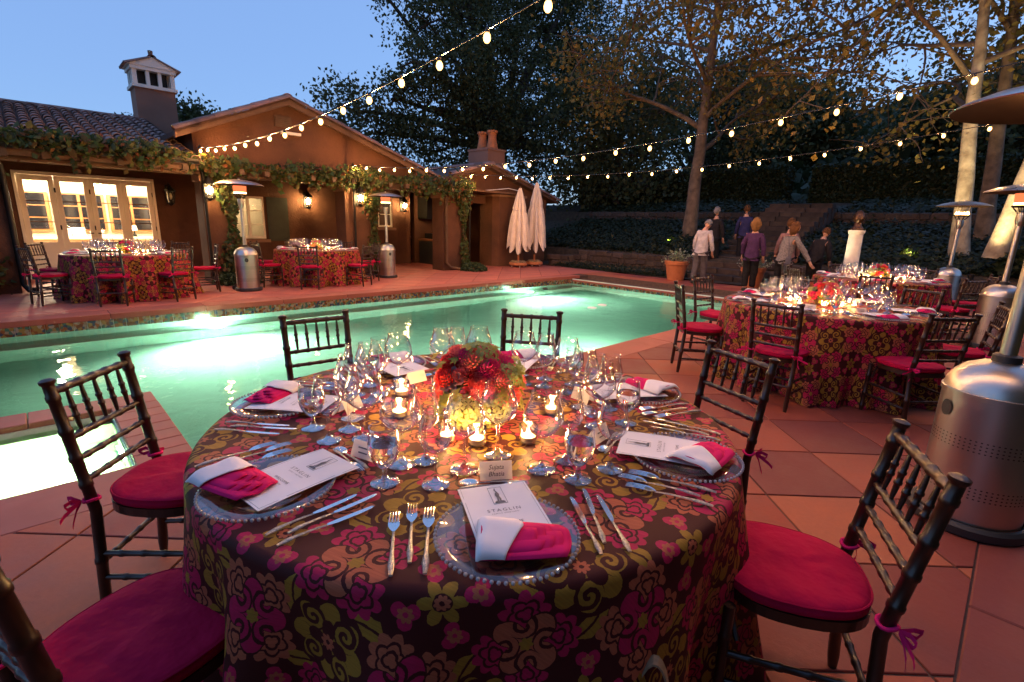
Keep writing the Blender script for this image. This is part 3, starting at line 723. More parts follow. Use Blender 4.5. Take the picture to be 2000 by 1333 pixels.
for s in (-1,1):
    for k in range(6):
        inst('roof_tile', TILE, rf, (3.075+s*.62, 17.24-HY+.15*k, 5.25), Vector((-s*.62,0,.27)).to_track_quat('Y','Z').to_euler(), (.75,1.55,.75))
inst('ridge_tile', rm, rf, (3.075,17.2-HY,5.5), (0,0,0), (.9,2.1,.9)); MB().lathe([(.0,.14),(.06,.12),(.05,.0)],10).build('finial','roof_tile',rf,loc=(3.075,17.35-HY,5.58))
# --- french doors: four leaves of glass
hb('door_frame','door_paint',-.06,-.005,BW0-.03,BW0+.10,0,2.27); hb('door_frame','door_paint',2.345,2.40,BW0-.03,BW0+.10,0,2.27); hb('door_frame','door_paint',-.005,2.345,BW0-.03,BW0+.10,2.205,2.27)
for k in range(4):
    x0 = -.003+.587*k; x1 = x0+.584; y0, y1 = BW0+.0, BW0+.05
    d = MB(); st = .095
    for b in ((x0,x0+st,0.02,2.2),(x1-st,x1,.02,2.2),(x0+st,x1-st,2.09,2.2),(x0+st,x1-st,.02,.78)): d.box(b[0],b[1],y0-HY,y1-HY,b[2],b[3])
    door = d.build('door','door_paint',house)
    for z in (1.22,1.66): hb('glazing_bar','wood_beam',x0+st,x1-st,y0+.008,y1-.008,z-.011,z+.011,par=door)
    for (za,zb) in ((.78,1.209),(1.231,1.649),(1.671,2.09)): hb('pane','window_glass',x0+st,x1-st,y0+.022,y0+.026,za,zb,par=door)
    hb('lower_panel','door_paint',x0+st+.03,x1-st-.03,y0-.008,y0+.001,.12,.68,par=door)
    for z in (.42,1.05,1.85):
        if k in (1,3) or z: hb('hinge','iron',(x0 if k in (1,2) else x1)-.012,(x0 if k in (1,2) else x1)+.012,y0-.014,y0-.001,z,z+.1,par=door)
    if k in (1,2):
        hx = x1-.045 if k == 1 else x0+.045
        MB().tube([(hx,y0-.0-HY,.98),(hx,y0-.05-HY,.98),(hx+(-.09 if k==1 else .09),y0-.05-HY,.98)],.011,8).build('handle','iron',door)
hb('door_step','white_stucco',-.2,2.5,14.86,15.09,-.001,.035)
# --- windows and shutters
def window(x0,x1,z0,z1,rows,cols,m='door_paint'):
    w = hb('window',m,x0,x0+.05,BW0+.02,BW0+.09,z0,z1); 
    hb('frame',m,x1-.05,x1,BW0+.02,BW0+.09,z0,z1,par=w); hb('frame',m,x0+.05,x1-.05,BW0+.02,BW0+.09,z0,z0+.06,par=w); hb('frame',m,x0+.05,x1-.05,BW0+.02,BW0+.09,z1-.06,z1,par=w)
    for c in range(1,cols): xx = x0+(x1-x0)*c/cols; hb('mullion',m,xx-.035,xx+.035,BW0+.02,BW0+.085,z0+.06,z1-.06,par=w)
    for r in range(1,rows): zz = z0+(z1-z0)*r/rows; hb('glazing_bar',m,x0+.05,x1-.05,BW0+.035,BW0+.075,zz-.012,zz+.012,par=w)
    for c in range(cols):
        for r in range(rows):
            xa = x0+(x1-x0)*c/cols+.04; xb = x0+(x1-x0)*(c+1)/cols-.04; za = z0+(z1-z0)*r/rows+.03; zb = z0+(z1-z0)*(r+1)/rows-.03
            hb('pane','window_glass',xa,xb,BW0+.053,BW0+.057,za,zb,par=w)
    hb('sill','stucco_trim',x0-.08,x1+.08,BW0-.09,BW0-.001,z0-.10,z0-.02,par=w)
    return w
window(4.08,4.90,.86,2.0,3,2); window(8.43,8.97,1.24,2.07,2,1)
for a in (4.955,3.46):
    sh = hb('shutter','shutter_green',a,a+.57,BW0-.05,BW0-.012,.80,2.0)
    for k in range(22): hb('slat','shutter_green',a+.06,a+.51,BW0-.062,BW0-.051,.87+.048*k,.905+.048*k,par=sh)
# --- room behind the doors
hb('room_floor','cabinet',-1.2,3.2,15.35,19.0,-.02,.001); hb('room_ceiling','room_wall',-1.2,3.4,15.36,19.1,2.55,2.6)
hb('room_wall','room_wall',-1.3,3.3,18.9,19.0,0,2.55); hb('room_wall','room_wall',-1.3,-1.2,15.36,18.9,0,2.55); hb('room_wall','room_wall',3.0,3.1,15.36,18.9,0,2.55)
hb('room_wall','room_wall',3.4,6.6,16.9,17.0,0,2.44); hb('room_wall','room_wall',7.9,9.0,16.4,16.5,0,2.44)
# wooden framed windows along the room's back wall
for (a,b) in ((-.7,.55),(.62,1.75),(1.82,2.9)):
    w = hb('window','cabinet',a,b,18.80,18.90,.92,1.95)
    for c in range(2):
        for r in range(3):
            hb('pane','black_glass',a+.07+(b-a-.07)/2*c,a+(b-a-.07)/2*(c+1)-.0,18.78,18.799,.97+.325*r,1.26+.325*r,par=w)
hb('counter','room_wall',-.9,2.95,18.2,18.75,.0,.72); hb('counter_top','door_paint',-.95,3.0,18.12,18.76,.72,.78)
pf = hb('picture_frame','cabinet',2.97,2.999,16.6,17.4,.9,1.75); hb('canvas','paper',2.962,2.969,16.66,17.34,.97,1.68,par=pf)
for (x,y,z,w) in ((0.2,17.2,2.5,.5),(1.9,17.2,2.5,.5)):
    t = thing('ceiling_lamp','glowing ceiling lamp inside the room behind the white doors','lamp',(x,y,z),0,'ceiling lamps in the lit room')
    MB().lathe([(.0,-.06),(.2,-.05),(.22,0),(.2,.045)],20).build('shade','room_lamp',t); MB().lathe([(.23,.0),(.23,.049),(.0,.049)],20).build('rim','iron',t)
    point('lamp_light',(0,0,-.16),230,(1,.80,.54),.15,t)
for (x,y) in ((4.5,16.2),(8.7,15.9)):
    t = thing('ceiling_lamp','small ceiling lamp behind the %s' % ('shuttered window' if x < 5 else 'small window by the lantern'),'lamp',(x,y,2.42),0)
    MB().lathe([(.0,-.05),(.12,-.04),(.13,.0)],16).build('shade','room_lamp',t); MB().lathe([(.135,-.01),(.135,.015),(0,.015)],16).build('rim','iron',t); point('lamp_light',(0,0,-.1),40 if x<5 else 6,(1,.74,.42),.1,t)
# chandelier: small bright strips
t = thing('chandelier','long crystal chandelier hanging in the lit room','chandelier',(1.65,16.7,2.12),.15)
for k in range(9): MB().lathe([(.0,-.05),(.022,-.03),(.022,.03),(0,.05)],8).build('crystal_lamp','room_lamp',t,loc=(-.5+.125*k,0,.03*math.sin(k)))
MB().box(-.55,.55,-.015,.015,.05,.07).build('bar','steel',t); MB().box(-.008,.008,-.008,.008,.07,.43).build('stem','steel',t)
# folded white seat pads stacked on the counter
for (x,n) in ((.75,7),(1.05,8),(1.45,6)):
    for k in range(n):
        w = MB().lathe([(0,.028),(.14,.028),(.17,.014),(.14,0),(0,0)],14); o = w.build('seat_pad','linen_white',None,True,loc=(x+rnd.uniform(-.02,.02),18.42+rnd.uniform(-.02,.02),.782+.03*k)); o.scale = (1,.8,1); o.rotation_euler = (0,0,rnd.uniform(0,.4))
        tag(o,'white seat pad stacked on the counter inside the lit room','seat pad','seat pads stacked on the indoor counter')
for x in (-.25,2.3):
    t = thing('table_lamp','small %s table lamp on the indoor counter' % ('striped' if x<0 else 'white'),'lamp',(x,18.4,.78)); MB().lathe([(0,0),(.06,0),(.05,.05),(.02,.1),(.02,.2)],14).build('base','iron',t); MB().lathe([(.09,.18),(.06,.32)],16).build('lamp_shade','linen_white',t)
# --- outdoor kitchen niche
kn = thing('bar_counter','dark cabinet bar counter with stone top in the loggia niche','counter',(10.9,16.5,0))
MB().box(-1.2,1.35,.0,.66,.0,.80).build('cabinet','plastic_dark',kn); MB().box(-1.22,1.37,-.03,.68,.80,.86).build('counter_top','counter_stone',kn); MB().box(-1.22,1.37,.64,.68,.86,1.0).build('backsplash','counter_stone',kn)
for k in range(3): MB().box(-1.15+.72*k,-.5+.72*k,-.012,0,.08,.74).build('cabinet_door','plastic_dark',kn); MB().tube([(-.60+.72*k,-.04,.2),(-.60+.72*k,-.04,.7)],.012,8).build('handle','steel',kn)
for i,x in enumerate((10.15,10.32,10.45,10.95,11.7)):
    o = MB().lathe([(0,0),(.03,0),(.032,.09),(.012,.13),(.012,.17),(0,.17)],12).build('bottle','steel' if i%2 else 'paper',None,True,loc=(x,16.75,.862)); tag(o,'small bottle standing on the bar counter in the niche','bottle','bottles on the bar counter')
# ================================================================== pavilion with the grill and chimney
pav = thing('pavilion','brown stucco grill pavilion with tiled roof and chimney beside the house','pavilion',(11.5,13.4,0))
PO = Vector((11.5,13.4,0))
def pb(name, m, *b, par=None): return MB().box(b[0]-PO.x,b[1]-PO.x,b[2]-PO.y,b[3]-PO.y,b[4],b[5]).build(name, m, par or pav)
cp = [(11.62,13.38),(11.62,13.02),(11.76,12.82),(13.0,12.82),(13.0,13.38)]
MB().prism([(x-PO.x,y-PO.y) for x,y in cp],0,2.36).build('column','stucco',pav)
cp2 = [(11.57,13.38),(11.57,13.0),(11.73,12.77),(13.05,12.77),(13.05,13.38)]
MB().prism([(x-PO.x,y-PO.y) for x,y in cp2],2.361,2.44).build('capital','stucco_trim',pav)
MB().slabxz([(-1.6,2.12),(.12,2.12),(.12,0),(3.24,0),(3.24,2.42),(.1,3.32),(-1.6,2.84)],.0-.02,.26).build('gable_wall','stucco',pav)
pb('end_wall','stucco',14.5,14.74,13.64,17.5,0,2.4); pb('back_wall','stucco',9.95,14.5,15.3,15.5,0,2.5)
pb('fireplace_hood','iron',10.1,11.34,14.7,15.3,1.55,2.3)
pb('ceiling','wood_dark',9.7,14.5,13.66,15.3,2.46,2.5)
apx, apz = 11.6, 3.38
r1 = roof_plane(pav, Vector((15.15,13.1,2.36))-PO, (0,4.2,0), Vector((apx-15.15,0,apz-2.36)))
r2 = roof_plane(pav, Vector((8.9,13.1,2.62))-PO, (0,4.2,0), Vector((apx-8.9,0,apz-2.62)))
for k in range(8):
    d = Vector((apx-15.15,0,apz-2.36)); p = Vector((15.15,13.12,2.38))+d*(k/8)-PO; inst('verge_tile', rm, r1, p, d.to_track_quat('Y','Z').to_euler())
    d = Vector((apx-8.9,0,apz-2.62)); p = Vector((8.9,13.12,2.64))+d*(k/8)-PO
    if k > 2: inst('verge_tile', rm, r2, p, d.to_track_quat('Y','Z').to_euler())
for k in range(9): inst('ridge_tile', rm, r1, (apx-PO.x,13.05+.42*k-PO.y,apz+.02), (.03,0,0))
pb('chimney','chimney_stucco',12.93,13.80,14.8,15.95,2.4,4.16,par=r1); pb('chimney_cap','chimney_stucco',12.90,13.83,14.77,15.98,4.161,4.24,par=r1)
for y in (15.05,15.62): MB().lathe([(.22,0),(.20,.12),(.15,.42),(.17,.56),(.21,.60),(.21,.66),(.15,.66),(.12,.3)],18).build('chimney_pot','terracotta_pot',r1,True,loc=(13.36-PO.x,y-PO.y,4.241))
gk = thing('grill_counter','dark grill counter with stone top inside the pavilion opening','counter',(10.7,14.3,0))
MB().box(-.62,.62,0,.9,0,.80).build('cabinet','plastic_dark',gk); MB().box(-.63,.63,-.03,.92,.80,.86).build('counter_top','counter_stone',gk); MB().box(-.4,.35,.25,.85,.861,1.05).build('grill_body','iron',gk); MB().tube([(-.35,.2,.97),(.3,.2,.97)],.015,8).build('grill_handle','steel',gk)
for k in range(2): MB().box(-.58+.6*k,-.02+.6*k,-.012,0,.08,.74).build('cabinet_door','plastic_dark',gk)
for x in (11.02,11.2): o = MB().lathe([(0,0),(.05,0),(.055,.14),(.05,.2),(0,.2)],14).build('canister','wax',None,True,loc=(x,14.45,.862)); tag(o,'pale canister on the grill counter','canister','canisters on the grill counter')
# white cable looping along the pavilion gable
o = MB().tube([(10.05,12.9,2.72),(10.4,12.95,2.55),(11.0,13.0,2.50),(11.7,13.0,2.58),(12.3,12.95,2.66),(12.9,12.95,2.60)],.012,6).build('cable','paper',None,True); tag(o,'white cable looped across the pavilion gable above the column','cable')
# ================================================================== lanterns
def lantern(loc, rz, lit, label, power=14):
    t = thing('wall_lantern', label, 'lantern', loc, rz, 'wall lanterns'); t.scale = (1.35,)*3
    MB().box(-.05,.05,-.02,-.001,-.17,.17).build('back_plate','iron',t)
    MB().tube([(0,-.01,.12),(0,-.08,.20),(0,-.15,.17)],.012,8).build('arm','iron',t)
    w = MB(); 
    for k in range(6):
        a = pi/3*k; w.tube([(.075*math.cos(a),-.15+.075*math.sin(a),.06),(.05*math.cos(a),-.15+.05*math.sin(a),-.16)],.006,5)
    w.build('cage','iron',t); MB().lathe([(.0,.17),(.03,.14),(.095,.07),(.09,.055),(.0,.06)],6,(0,-.15,0)).build('cap','iron',t)
    MB().lathe([(.0,-.2),(.02,-.19),(.055,-.16),(.05,-.15),(0,-.15)],6,(0,-.15,0)).build('base','iron',t)
    MB().lathe([(.03,.055),(.07,.05),(.048,-.145)],6,(0,-.15,0)).build('glass','glass',t)
    MB().lathe([(.0,.03),(.022,.01),(.026,-.04),(.012,-.08),(0,-.09)],10,(0,-.15,0)).build('lamp','lantern_glow' if lit else 'wax',t,True)
    if lit: point('lantern_light',(0,-.15,-.02),power,(1,.60,.22),.035,t)
    return t
lantern((6.08,BW0,1.98),0,True,'lit wall lantern on the brown wall right of the green shutter',85)
lantern((9.33,BW0,2.0),0,True,'lit wall lantern on the wall corner beside the bar niche',85)
lantern((2.68,BW0,1.93),0,False,'unlit wall lantern on the wall between the white doors and the lit pier')
lantern((2.90,12.40,2.02),0,True,'glowing lantern on the vine covered pier nearest the white doors',110)
lantern((6.33,12.40,2.05),0,True,'glowing lantern on the vine covered pier behind the second heater',110)
# ================================================================== trees and plants
def branch_tree(base, top, r0, seed, levels=3, spread=.9, n1=9, first=.3, up=.35, len1=None, droop=0.0, lean=None, kids=(4,4), bend=.12, crown_w=1.0):
    """returns tubes (list of (pts, radii)) and twig tips"""
    r = random.Random(seed); tubes = []; tips = []
    base, top = Vector(base), Vector(top); L = (top-base).length; d = (top-base)/L
    def axis(p, d, L, r0, r1, seg, wob):
        pts = [p]; rad = [r0]; dd = d.copy()
        for i in range(seg):
            dd = (dd+Vector((r.gauss(0,wob),r.gauss(0,wob),r.gauss(0,wob*.6)-droop*.12*(1 if L < 4 else .3)))).normalized()
            p = p+dd*(L/seg); pts.append(p); rad.append(r0+(r1-r0)*((i+1)/seg)**.8)
        return pts, rad
    pts = []; rad = []
    for i in range(11):
        s = i/10; w = Vector((r.gauss(0,1),r.gauss(0,1),0))*bend*L*.02*math.sin(pi*s); pts.append(base+(top-base)*s+w); rad.append(r0*(1.18 if i == 0 else 1)*(1-.75*s))
    tubes.append((pts,rad,0))
    def grow(p, d, L, r0, lev):
        pp, rr = axis(p, d, L, r0, r0*.3, 6, .14); tubes.append((pp,rr,lev))
        if lev >= levels:
            tips.extend(pp[2:]); return
        if lev == levels-1: tips.extend(pp[3:])
        for k in range(kids[min(lev-1,len(kids)-1)]):
            s = r.uniform(.35,1.0); i = min(5,int(s*6)); q = pp[i].lerp(pp[i+1], s*6-i) if i < 6 else pp[-1]
            dn = (d*.55+Vector((r.gauss(0,spread),r.gauss(0,spread),r.gauss(0,spread*.6)+up*.4-droop))).normalized()
            grow(q, dn, L*r.uniform(.4,.65), r0*.5, lev+1)
    for k in range(n1):
        s = first+(1-first)*((k+r.random()*.6)/n1); i = min(9,int(s*10)); q = pts[i].lerp(pts[i+1], s*10-i)
        a = 2.4*k+r.uniform(-.5,.5); dn = Vector((math.cos(a)*crown_w,math.sin(a)*crown_w,up+r.uniform(-.2,.3))).normalized()
        l = (len1 or L*.45)*r.uniform(.7,1.1)*(1-.35*max(0,s-.6))
        grow(q, dn, l, rad[i]*.55, 1)
    return tubes, tips
def make_tree(name, label, cat, base, top, r0, seed, bark, leaf, nleaf, lsize, tip_r, group=None, parts=True, drop=.3, **kw):
    tubes, tips = branch_tree(base, top, r0, seed, **kw)
    b = Vector(base); t = thing(name, label, cat, tuple(b), 0, group)
    mb = MB(); bl = MB()
    for pts, rad, lev in tubes:
        (mb if lev == 0 else bl).tube([p-b for p in pts], rad, 12 if lev == 0 else (7 if lev == 1 else 4), cap=False)
    tr = mb.build('trunk', bark, t, True, None); bl.build('branches', 'bark' if bark == 'bark_pale' else bark, t, True, None)
    rg = np.random.default_rng(seed); T = np.array([tuple(p-b) for p in tips]); pick = T[rg.integers(0,len(T),nleaf)]
    cen = pick+rg.normal(size=(nleaf,3))*tip_r; cen[:,2] -= np.abs(rg.normal(size=nleaf))*tip_r*drop
    V, F = quadcloud(cen, lsize, 'crown', droop=.6, rg=rg)
    npobj('crown', V, F, leaf, t); return t
def lobed_tree(name, label, base, trunk_top, r0, lobes, nper, lsize, bark, leaf, seed, hang=.0):
    """big spreading tree: limbs reach each foliage mass, leaves gather in clumps on its shell and in hanging sprays"""
    rg = np.random.default_rng(seed); r = random.Random(seed); b = Vector(base); t = thing(name, label, 'tree', tuple(b)); mb = MB(); bl = MB()
    tt = Vector(trunk_top)-b; mb.tube([tt*(k/6)+Vector((r.gauss(0,.12),r.gauss(0,.12),0))*(0 < k < 6) for k in range(7)],[r0*(1.25-.45*k/6) for k in range(7)],12,cap=False); mb.build('trunk',bark,t,True,None)
    CEN = []
    for (x,y,z,R0,rz_) in lobes:
        c = Vector((x,y,z))-b; st = tt*r.uniform(.55,1); mid = st.lerp(c,.5)+Vector((r.gauss(0,.5),r.gauss(0,.5),r.uniform(.2,.9)))
        pts = [(1-s)**2*st+2*s*(1-s)*mid+s*s*c for s in np.linspace(0,1,8)]; bl.tube(pts,[r0*.42*(1-.8*s) for s in np.linspace(0,1,8)],7,cap=False)
        nc = max(10,int(26*(R0/2)**1.3)); d = rg.normal(size=(nc,3)); d /= np.linalg.norm(d,axis=1)[:,None]; cc = np.array(c)+d*np.array([R0,R0,rz_])*rg.uniform(.35,1.0,nc)[:,None]**.6
        for q in cc[::3]: bl.tube([tuple(c),tuple((np.array(c)+q)/2+rg.normal(size=3)*.2),tuple(q)],[r0*.09,r0*.06,.01],4,cap=False)
        n = int(nper*(R0/2)**1.6*1.15); k = rg.integers(0,nc,n); P = cc[k]+rg.normal(size=(n,3))*np.array([.38,.38,.26])
        if hang:
            m = rg.random(n) < .45; u = rg.random(n)**1.5*hang; low = (d[k,2] < .35)&m; P[low,2] -= u[low]*(1+.4*np.sin(k[low]*1.7)); P[low,:2] = cc[k[low],:2]+(rg.normal(size=(low.sum(),2))*.16)+np.stack([np.sin(k[low]*2.3+np.floor(rg.random(low.sum())*4)*1.6),np.cos(k[low]*1.1+np.floor(rg.random(low.sum())*4)*1.6)],-1)*.3
        CEN.append(P)
    bl.build('branches',bark,t,True,None); P = np.concatenate(CEN); V,F = quadcloud(P,lsize,'crown',droop=.6,rg=rg); npobj('crown',V,F,leaf,t); return t
OAK = [(12.1,23.6,6.5,1.6,1.3),(13.5,23.8,5.7,1.7,1.3),(13.9,23.0,7.3,1.2,1.0),(15.3,22.4,6.9,2.1,1.7),(14.3,21.7,8.8,1.2,1.0),(15.8,22.7,11.0,1.7,1.4),(18.0,23.0,12.0,2.3,1.8),(17.2,21.9,9.2,2.3,1.8),(18.3,22.0,7.1,2.5,2.0),(17.5,24.6,5.3,1.4,1.1),(21.0,23.9,12.3,3.0,2.4),(21.6,22.7,9.8,3.3,2.6),(22.8,23.3,6.7,3.1,2.5),(21.1,24.8,4.8,1.7,1.4),(26.3,24.8,13.9,3.8,3.0),(28.6,24.8,10.6,4.0,3.2),(26.8,23.4,6.2,3.0,2.4),(30.6,23.9,13.8,3.8,3.0),(32,24.5,10.9,3.5,2.8),(31.0,22.6,5.9,2.8,2.2),(23.7,24.7,16.0,3.9,3.1),(27.9,22.6,17.3,4.0,3.2),(18.7,23.8,14.6,2.5,2.0),(13.8,24.0,12.4,.8,.7)]
lobed_tree('oak_tree','huge dark evergreen oak rising behind the pavilion chimney',(22.0,24.5,0),(21.8,24.2,7.5),.7,OAK,2200,.13,'bark_oak','leaf_oak',3,1.9)
OAK2 = [(36,21,8.5,2.6,2.0),(38.5,20.5,10.5,2.8,2.2),(39.5,18.5,7.5,2.5,1.8),(41,18,11.5,3,2.4),(37,22.5,11.5,2.6,2),(43,17.5,8.5,2.6,2.0),(44,19,14,3,2.4)]
lobed_tree('oak_tree','dark oak spreading behind the brown sycamore',(39.5,20,2.6),(39.5,20,7),.5,OAK2,1500,.17,'bark_oak','leaf_oak',8,1.0)
make_tree('sycamore_tree','brown leaved sycamore with straight trunk behind the steps','tree',(18,9.0,1.1),(18.15,8.9,11.5),.25,21,'bark','leaf_syc',16000,.12,.34,levels=3,n1=14,first=.30,up=.45,len1=5.4,droop=.10,kids=(7,6),drop=.8)
make_tree('sycamore_tree','pale barked sycamore lit from below behind the garden heater','tree',(17,1.2,1.0),(17.0,2.15,10.5),.19,31,'bark_pale','leaf_syc',9000,.11,.34,levels=3,n1=12,first=.36,up=.25,len1=5.0,droop=.05,kids=(6,5))
make_tree('sycamore_tree','slender shadowed sycamore trunk between the pale lit trunks','tree',(19,.9,1.4),(19.2,1.75,11),.2,41,'bark','leaf_syc',3500,.14,.35,levels=3,n1=8,first=.45,up=.4,len1=3.8,kids=(5,4))
make_tree('sycamore_tree','leaning pale sycamore trunk brightly lit from its foot','tree',(15.9,.5,1.0),(16.4,-.4,9.5),.19,51,'bark_pale','leaf_syc',3500,.14,.35,levels=3,n1=8,first=.5,up=.4,len1=3.6,kids=(5,4))
make_tree('hill_tree','dark tree on the hill above the left hedge','tree',(40,13,4.5),(40,13,9.5),.4,61,'bark_oak','leaf_oak',14000,.24,.9,levels=3,n1=13,first=.15,len1=3.2,up=.3,kids=(5,4))
make_tree('hill_tree','dark tall tree on the hill behind the gap in the hedges','tree',(46,17.5,4),(46,17.5,12),.4,62,'bark_oak','leaf_oak',14000,.26,1.0,levels=3,n1=14,first=.15,len1=3.5,up=.35,kids=(5,4))
make_tree('hill_tree','dark tree on the hill behind the pale sycamore','tree',(40,3,5.5),(40,3.2,8.5),.4,63,'bark_oak','leaf_oak',8000,.24,.8,levels=3,n1=12,first=.12,len1=3,up=.3,kids=(5,4))
make_tree('hill_tree','dark tree on the hill beyond the leaning trunk','tree',(34,-.5,3.9),(34,-.5,8.5),.4,64,'bark_oak','leaf_oak',8000,.22,.8,levels=3,n1=12,first=.12,len1=3,up=.3,kids=(5,4))
make_tree('garden_tree','dark tree behind the pavilion end wall','tree',(24,16.5,1.5),(24,16.5,8.5),.25,65,'bark_oak','leaf_oak',14000,.17,.7,levels=3,n1=11,first=.1,len1=3.6,up=.25,kids=(5,4))
make_tree('far_tree','small tree top behind the house chimney','tree',(8.4,34,0),(8.5,34,6.5),.25,66,'bark_oak','leaf_oak',9000,.16,.35,levels=3,n1=10,first=.6,len1=1.4,up=.3,kids=(5,4))
make_tree('far_tree','small tree top seen past the left side of the house chimney','tree',(5.2,34,0),(5.2,34,6.0),.2,67,'bark_oak','leaf_oak',3000,.15,.3,levels=3,n1=8,first=.65,len1=.8,up=.3,kids=(4,4))
# unseen trees added behind the near patio to shade the near side of the tables
make_tree('oak_tree','unseen oak added behind the near patio as shade, toward the spa end','tree',(-7.5,-7.5,0),(-7.3,-7.3,11),.4,71,'bark_oak','leaf_oak',16000,.34,.9,levels=3,n1=13,first=.25,len1=4.4,up=.3,kids=(5,4))
make_tree('oak_tree','unseen oak added as shade behind the big steel heater','tree',(1.5,-10.5,0),(1.4,-10.3,12),.4,72,'bark_oak','leaf_oak',18000,.34,1.0,levels=3,n1=14,first=.2,len1=5.0,up=.3,kids=(5,4))
# clipped hedges
def hedge(label, u0, u1, v0, v1, z0, z1, n, leaf='leaf_hedge'):
    t = thing('clipped_hedge', label, 'hedge', ((u0+u1)/2,(v0+v1)/2,z0)); hu, hv, h = (u1-u0)/2, (v1-v0)/2, z1-z0
    MB().box(-hu+.12,hu-.12,-hv+.12,hv-.12,0,h-.1).build('core','leaf_hedge',t)
    P = np.stack([nrg.uniform(-hu,hu,n),nrg.uniform(-hv,hv,n),nrg.uniform(0,h,n)],-1); k = nrg.integers(0,10,n)
    P[k<6,0] = -hu; P[(k>=6)&(k<8),2] = h; P[k==8,1] = hv; P[k==9,1] = -hv
    P += nrg.normal(size=(n,3))*.05
    V,F = quadcloud(P,.10,'foliage'); npobj('foliage',V,F,leaf,t); return t
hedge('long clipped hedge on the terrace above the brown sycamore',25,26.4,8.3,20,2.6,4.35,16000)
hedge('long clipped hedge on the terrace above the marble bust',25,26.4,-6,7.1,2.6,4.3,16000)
hedge('unseen tall dark hedge added behind the near patio to block skylight',-7,11,-3.6,-2.5,0,3.8,9000)  # unseen hedge, added to keep skylight off the near side
# ground cover on the slope and bed
def cover(name, label, u0,u1,v0,v1,n,size,lift,m,hole=None):
    P = np.stack([nrg.uniform(u0,u1,n),nrg.uniform(v0,v1,n)],-1)
    if hole is not None: P = P[~((P[:,0]>hole[0])&(P[:,0]<hole[1])&(P[:,1]>hole[2])&(P[:,1]<hole[3]))]
    z = hgt(P[:,0],P[:,1])+np.abs(nrg.normal(size=len(P)))*lift
    V,F = quadcloud(np.c_[P,z],size,name,nrm=np.array([-.3,0,1.])); o = npobj(name,V,F,m); return tag(o,label,'ground cover',kind='stuff')
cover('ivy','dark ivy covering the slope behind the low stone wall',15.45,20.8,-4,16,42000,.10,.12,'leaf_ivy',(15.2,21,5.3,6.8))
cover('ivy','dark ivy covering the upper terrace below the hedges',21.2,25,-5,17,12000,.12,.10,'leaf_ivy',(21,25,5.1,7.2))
cover('bed_planting','low groundcover in the bed in front of the stone wall',13.85,15.1,7.15,12.2,9000,.055,.06,'leaf_ivy')
cover('bed_planting','low groundcover in the bed beyond the far dining table',14.1,15.1,-3,4.9,7000,.06,.07,'leaf_ivy')
P = np.stack([nrg.uniform(13.8,15.2,420),nrg.uniform(7.2,12,420)],-1); V,F = quadcloud(np.c_[P,np.full(420,.14)],.05,'litter',nrm=np.array([0,0,1.])); tag(npobj('leaf_litter',V,F,'litter'),'pale fallen leaves scattered over the bed','leaf litter',kind='stuff')
P = np.stack([nrg.uniform(28,100,26000),nrg.uniform(-30,16,26000)],-1); z = hgt(P[:,0],P[:,1])+np.abs(nrg.normal(size=26000))*.5; V,F = quadcloud(np.c_[P,z],.55,'scrub'); tag(npobj('scrub',V,F,'leaf_hedge'),'dark scrub covering the hillside beyond the hedges','scrub',kind='stuff')
# vines
def vine(name, label, path, n, rad, leaf='leaf_vine', stem=True, size=.085, drop=.0):
    P = [Vector(p) for p in path]; t = thing(name, label, 'vine', tuple(P[0])); b = P[0]
    seg = [(P[i+1]-P[i]).length for i in range(len(P)-1)]; tot = sum(seg); cum = np.cumsum([0]+seg)
    s = np.sort(nrg.uniform(0,tot,n)); i = np.clip(np.searchsorted(cum,s,side='right')-1,0,len(seg)-1); A = np.array([tuple(p-b) for p in P])
    f = ((s-cum[i])/np.array(seg)[i])[:,None]; c = A[i]*(1-f)+A[i+1]*f
    mod = (.65+.5*np.sin(s*3.1+1)*np.sin(s*1.27))[:,None]
    g = nrg.normal(size=(n,3))*np.array(rad)*mod; c = c+g; c[:,2] -= np.abs(nrg.normal(size=n))*drop*mod[:,0]
    nt = max(6,n//160); ts = nrg.integers(0,n,nt); tr_ = []   # trailing shoots
    for q in ts:
        ln = nrg.uniform(.12,.42); k = int(ln/.028); tr_.append(c[q]+np.stack([nrg.normal(size=k)*.02+np.linspace(0,nrg.normal()*.08,k),nrg.normal(size=k)*.02-.04,-np.linspace(0,ln,k)],-1))
    c = np.concatenate([c]+tr_); size = size*nrg.uniform(.6,1.3,len(c))
    V,F = quadcloud(c,size,'foliage',nrm=np.array([-.2,-.6,.3]),droop=1.0); npobj('foliage',V,F,leaf,t)
    if stem:
        w = MB()
        for k in range(3):
            pts = [p-b+Vector((rnd.gauss(0,.04),rnd.gauss(0,.03),rnd.gauss(0,.03))) for p in P]
            sub = []
            for j in range(len(pts)-1):
                for q in range(5): sub.append(pts[j].lerp(pts[j+1],q/5)+Vector((rnd.gauss(0,.02),rnd.gauss(0,.02),rnd.gauss(0,.02))))
            w.tube(sub+[pts[-1]],.012,5)
        w.build('stem','wood_dark',t)
    return t
vine('climbing_vine','leafy vine along the roof edge above the white doors',[(-1.6,12.15,2.66),(0,12.12,2.68),(1.5,12.12,2.66),(2.7,12.2,2.62)],3600,(.12,.13,.10),drop=.07)
vine('climbing_vine','leafy vine along the beam between the two lantern piers',[(2.8,12.3,2.56),(4.4,12.3,2.54),(6.1,12.3,2.56)],3200,(.12,.13,.10),drop=.10)
vine('climbing_vine','leafy vine along the beam from the second lantern pier to the pavilion',[(6.3,12.3,2.60),(7.6,12.3,2.58),(9.0,12.28,2.60),(10.0,12.3,2.55)],4200,(.12,.13,.12),drop=.14)
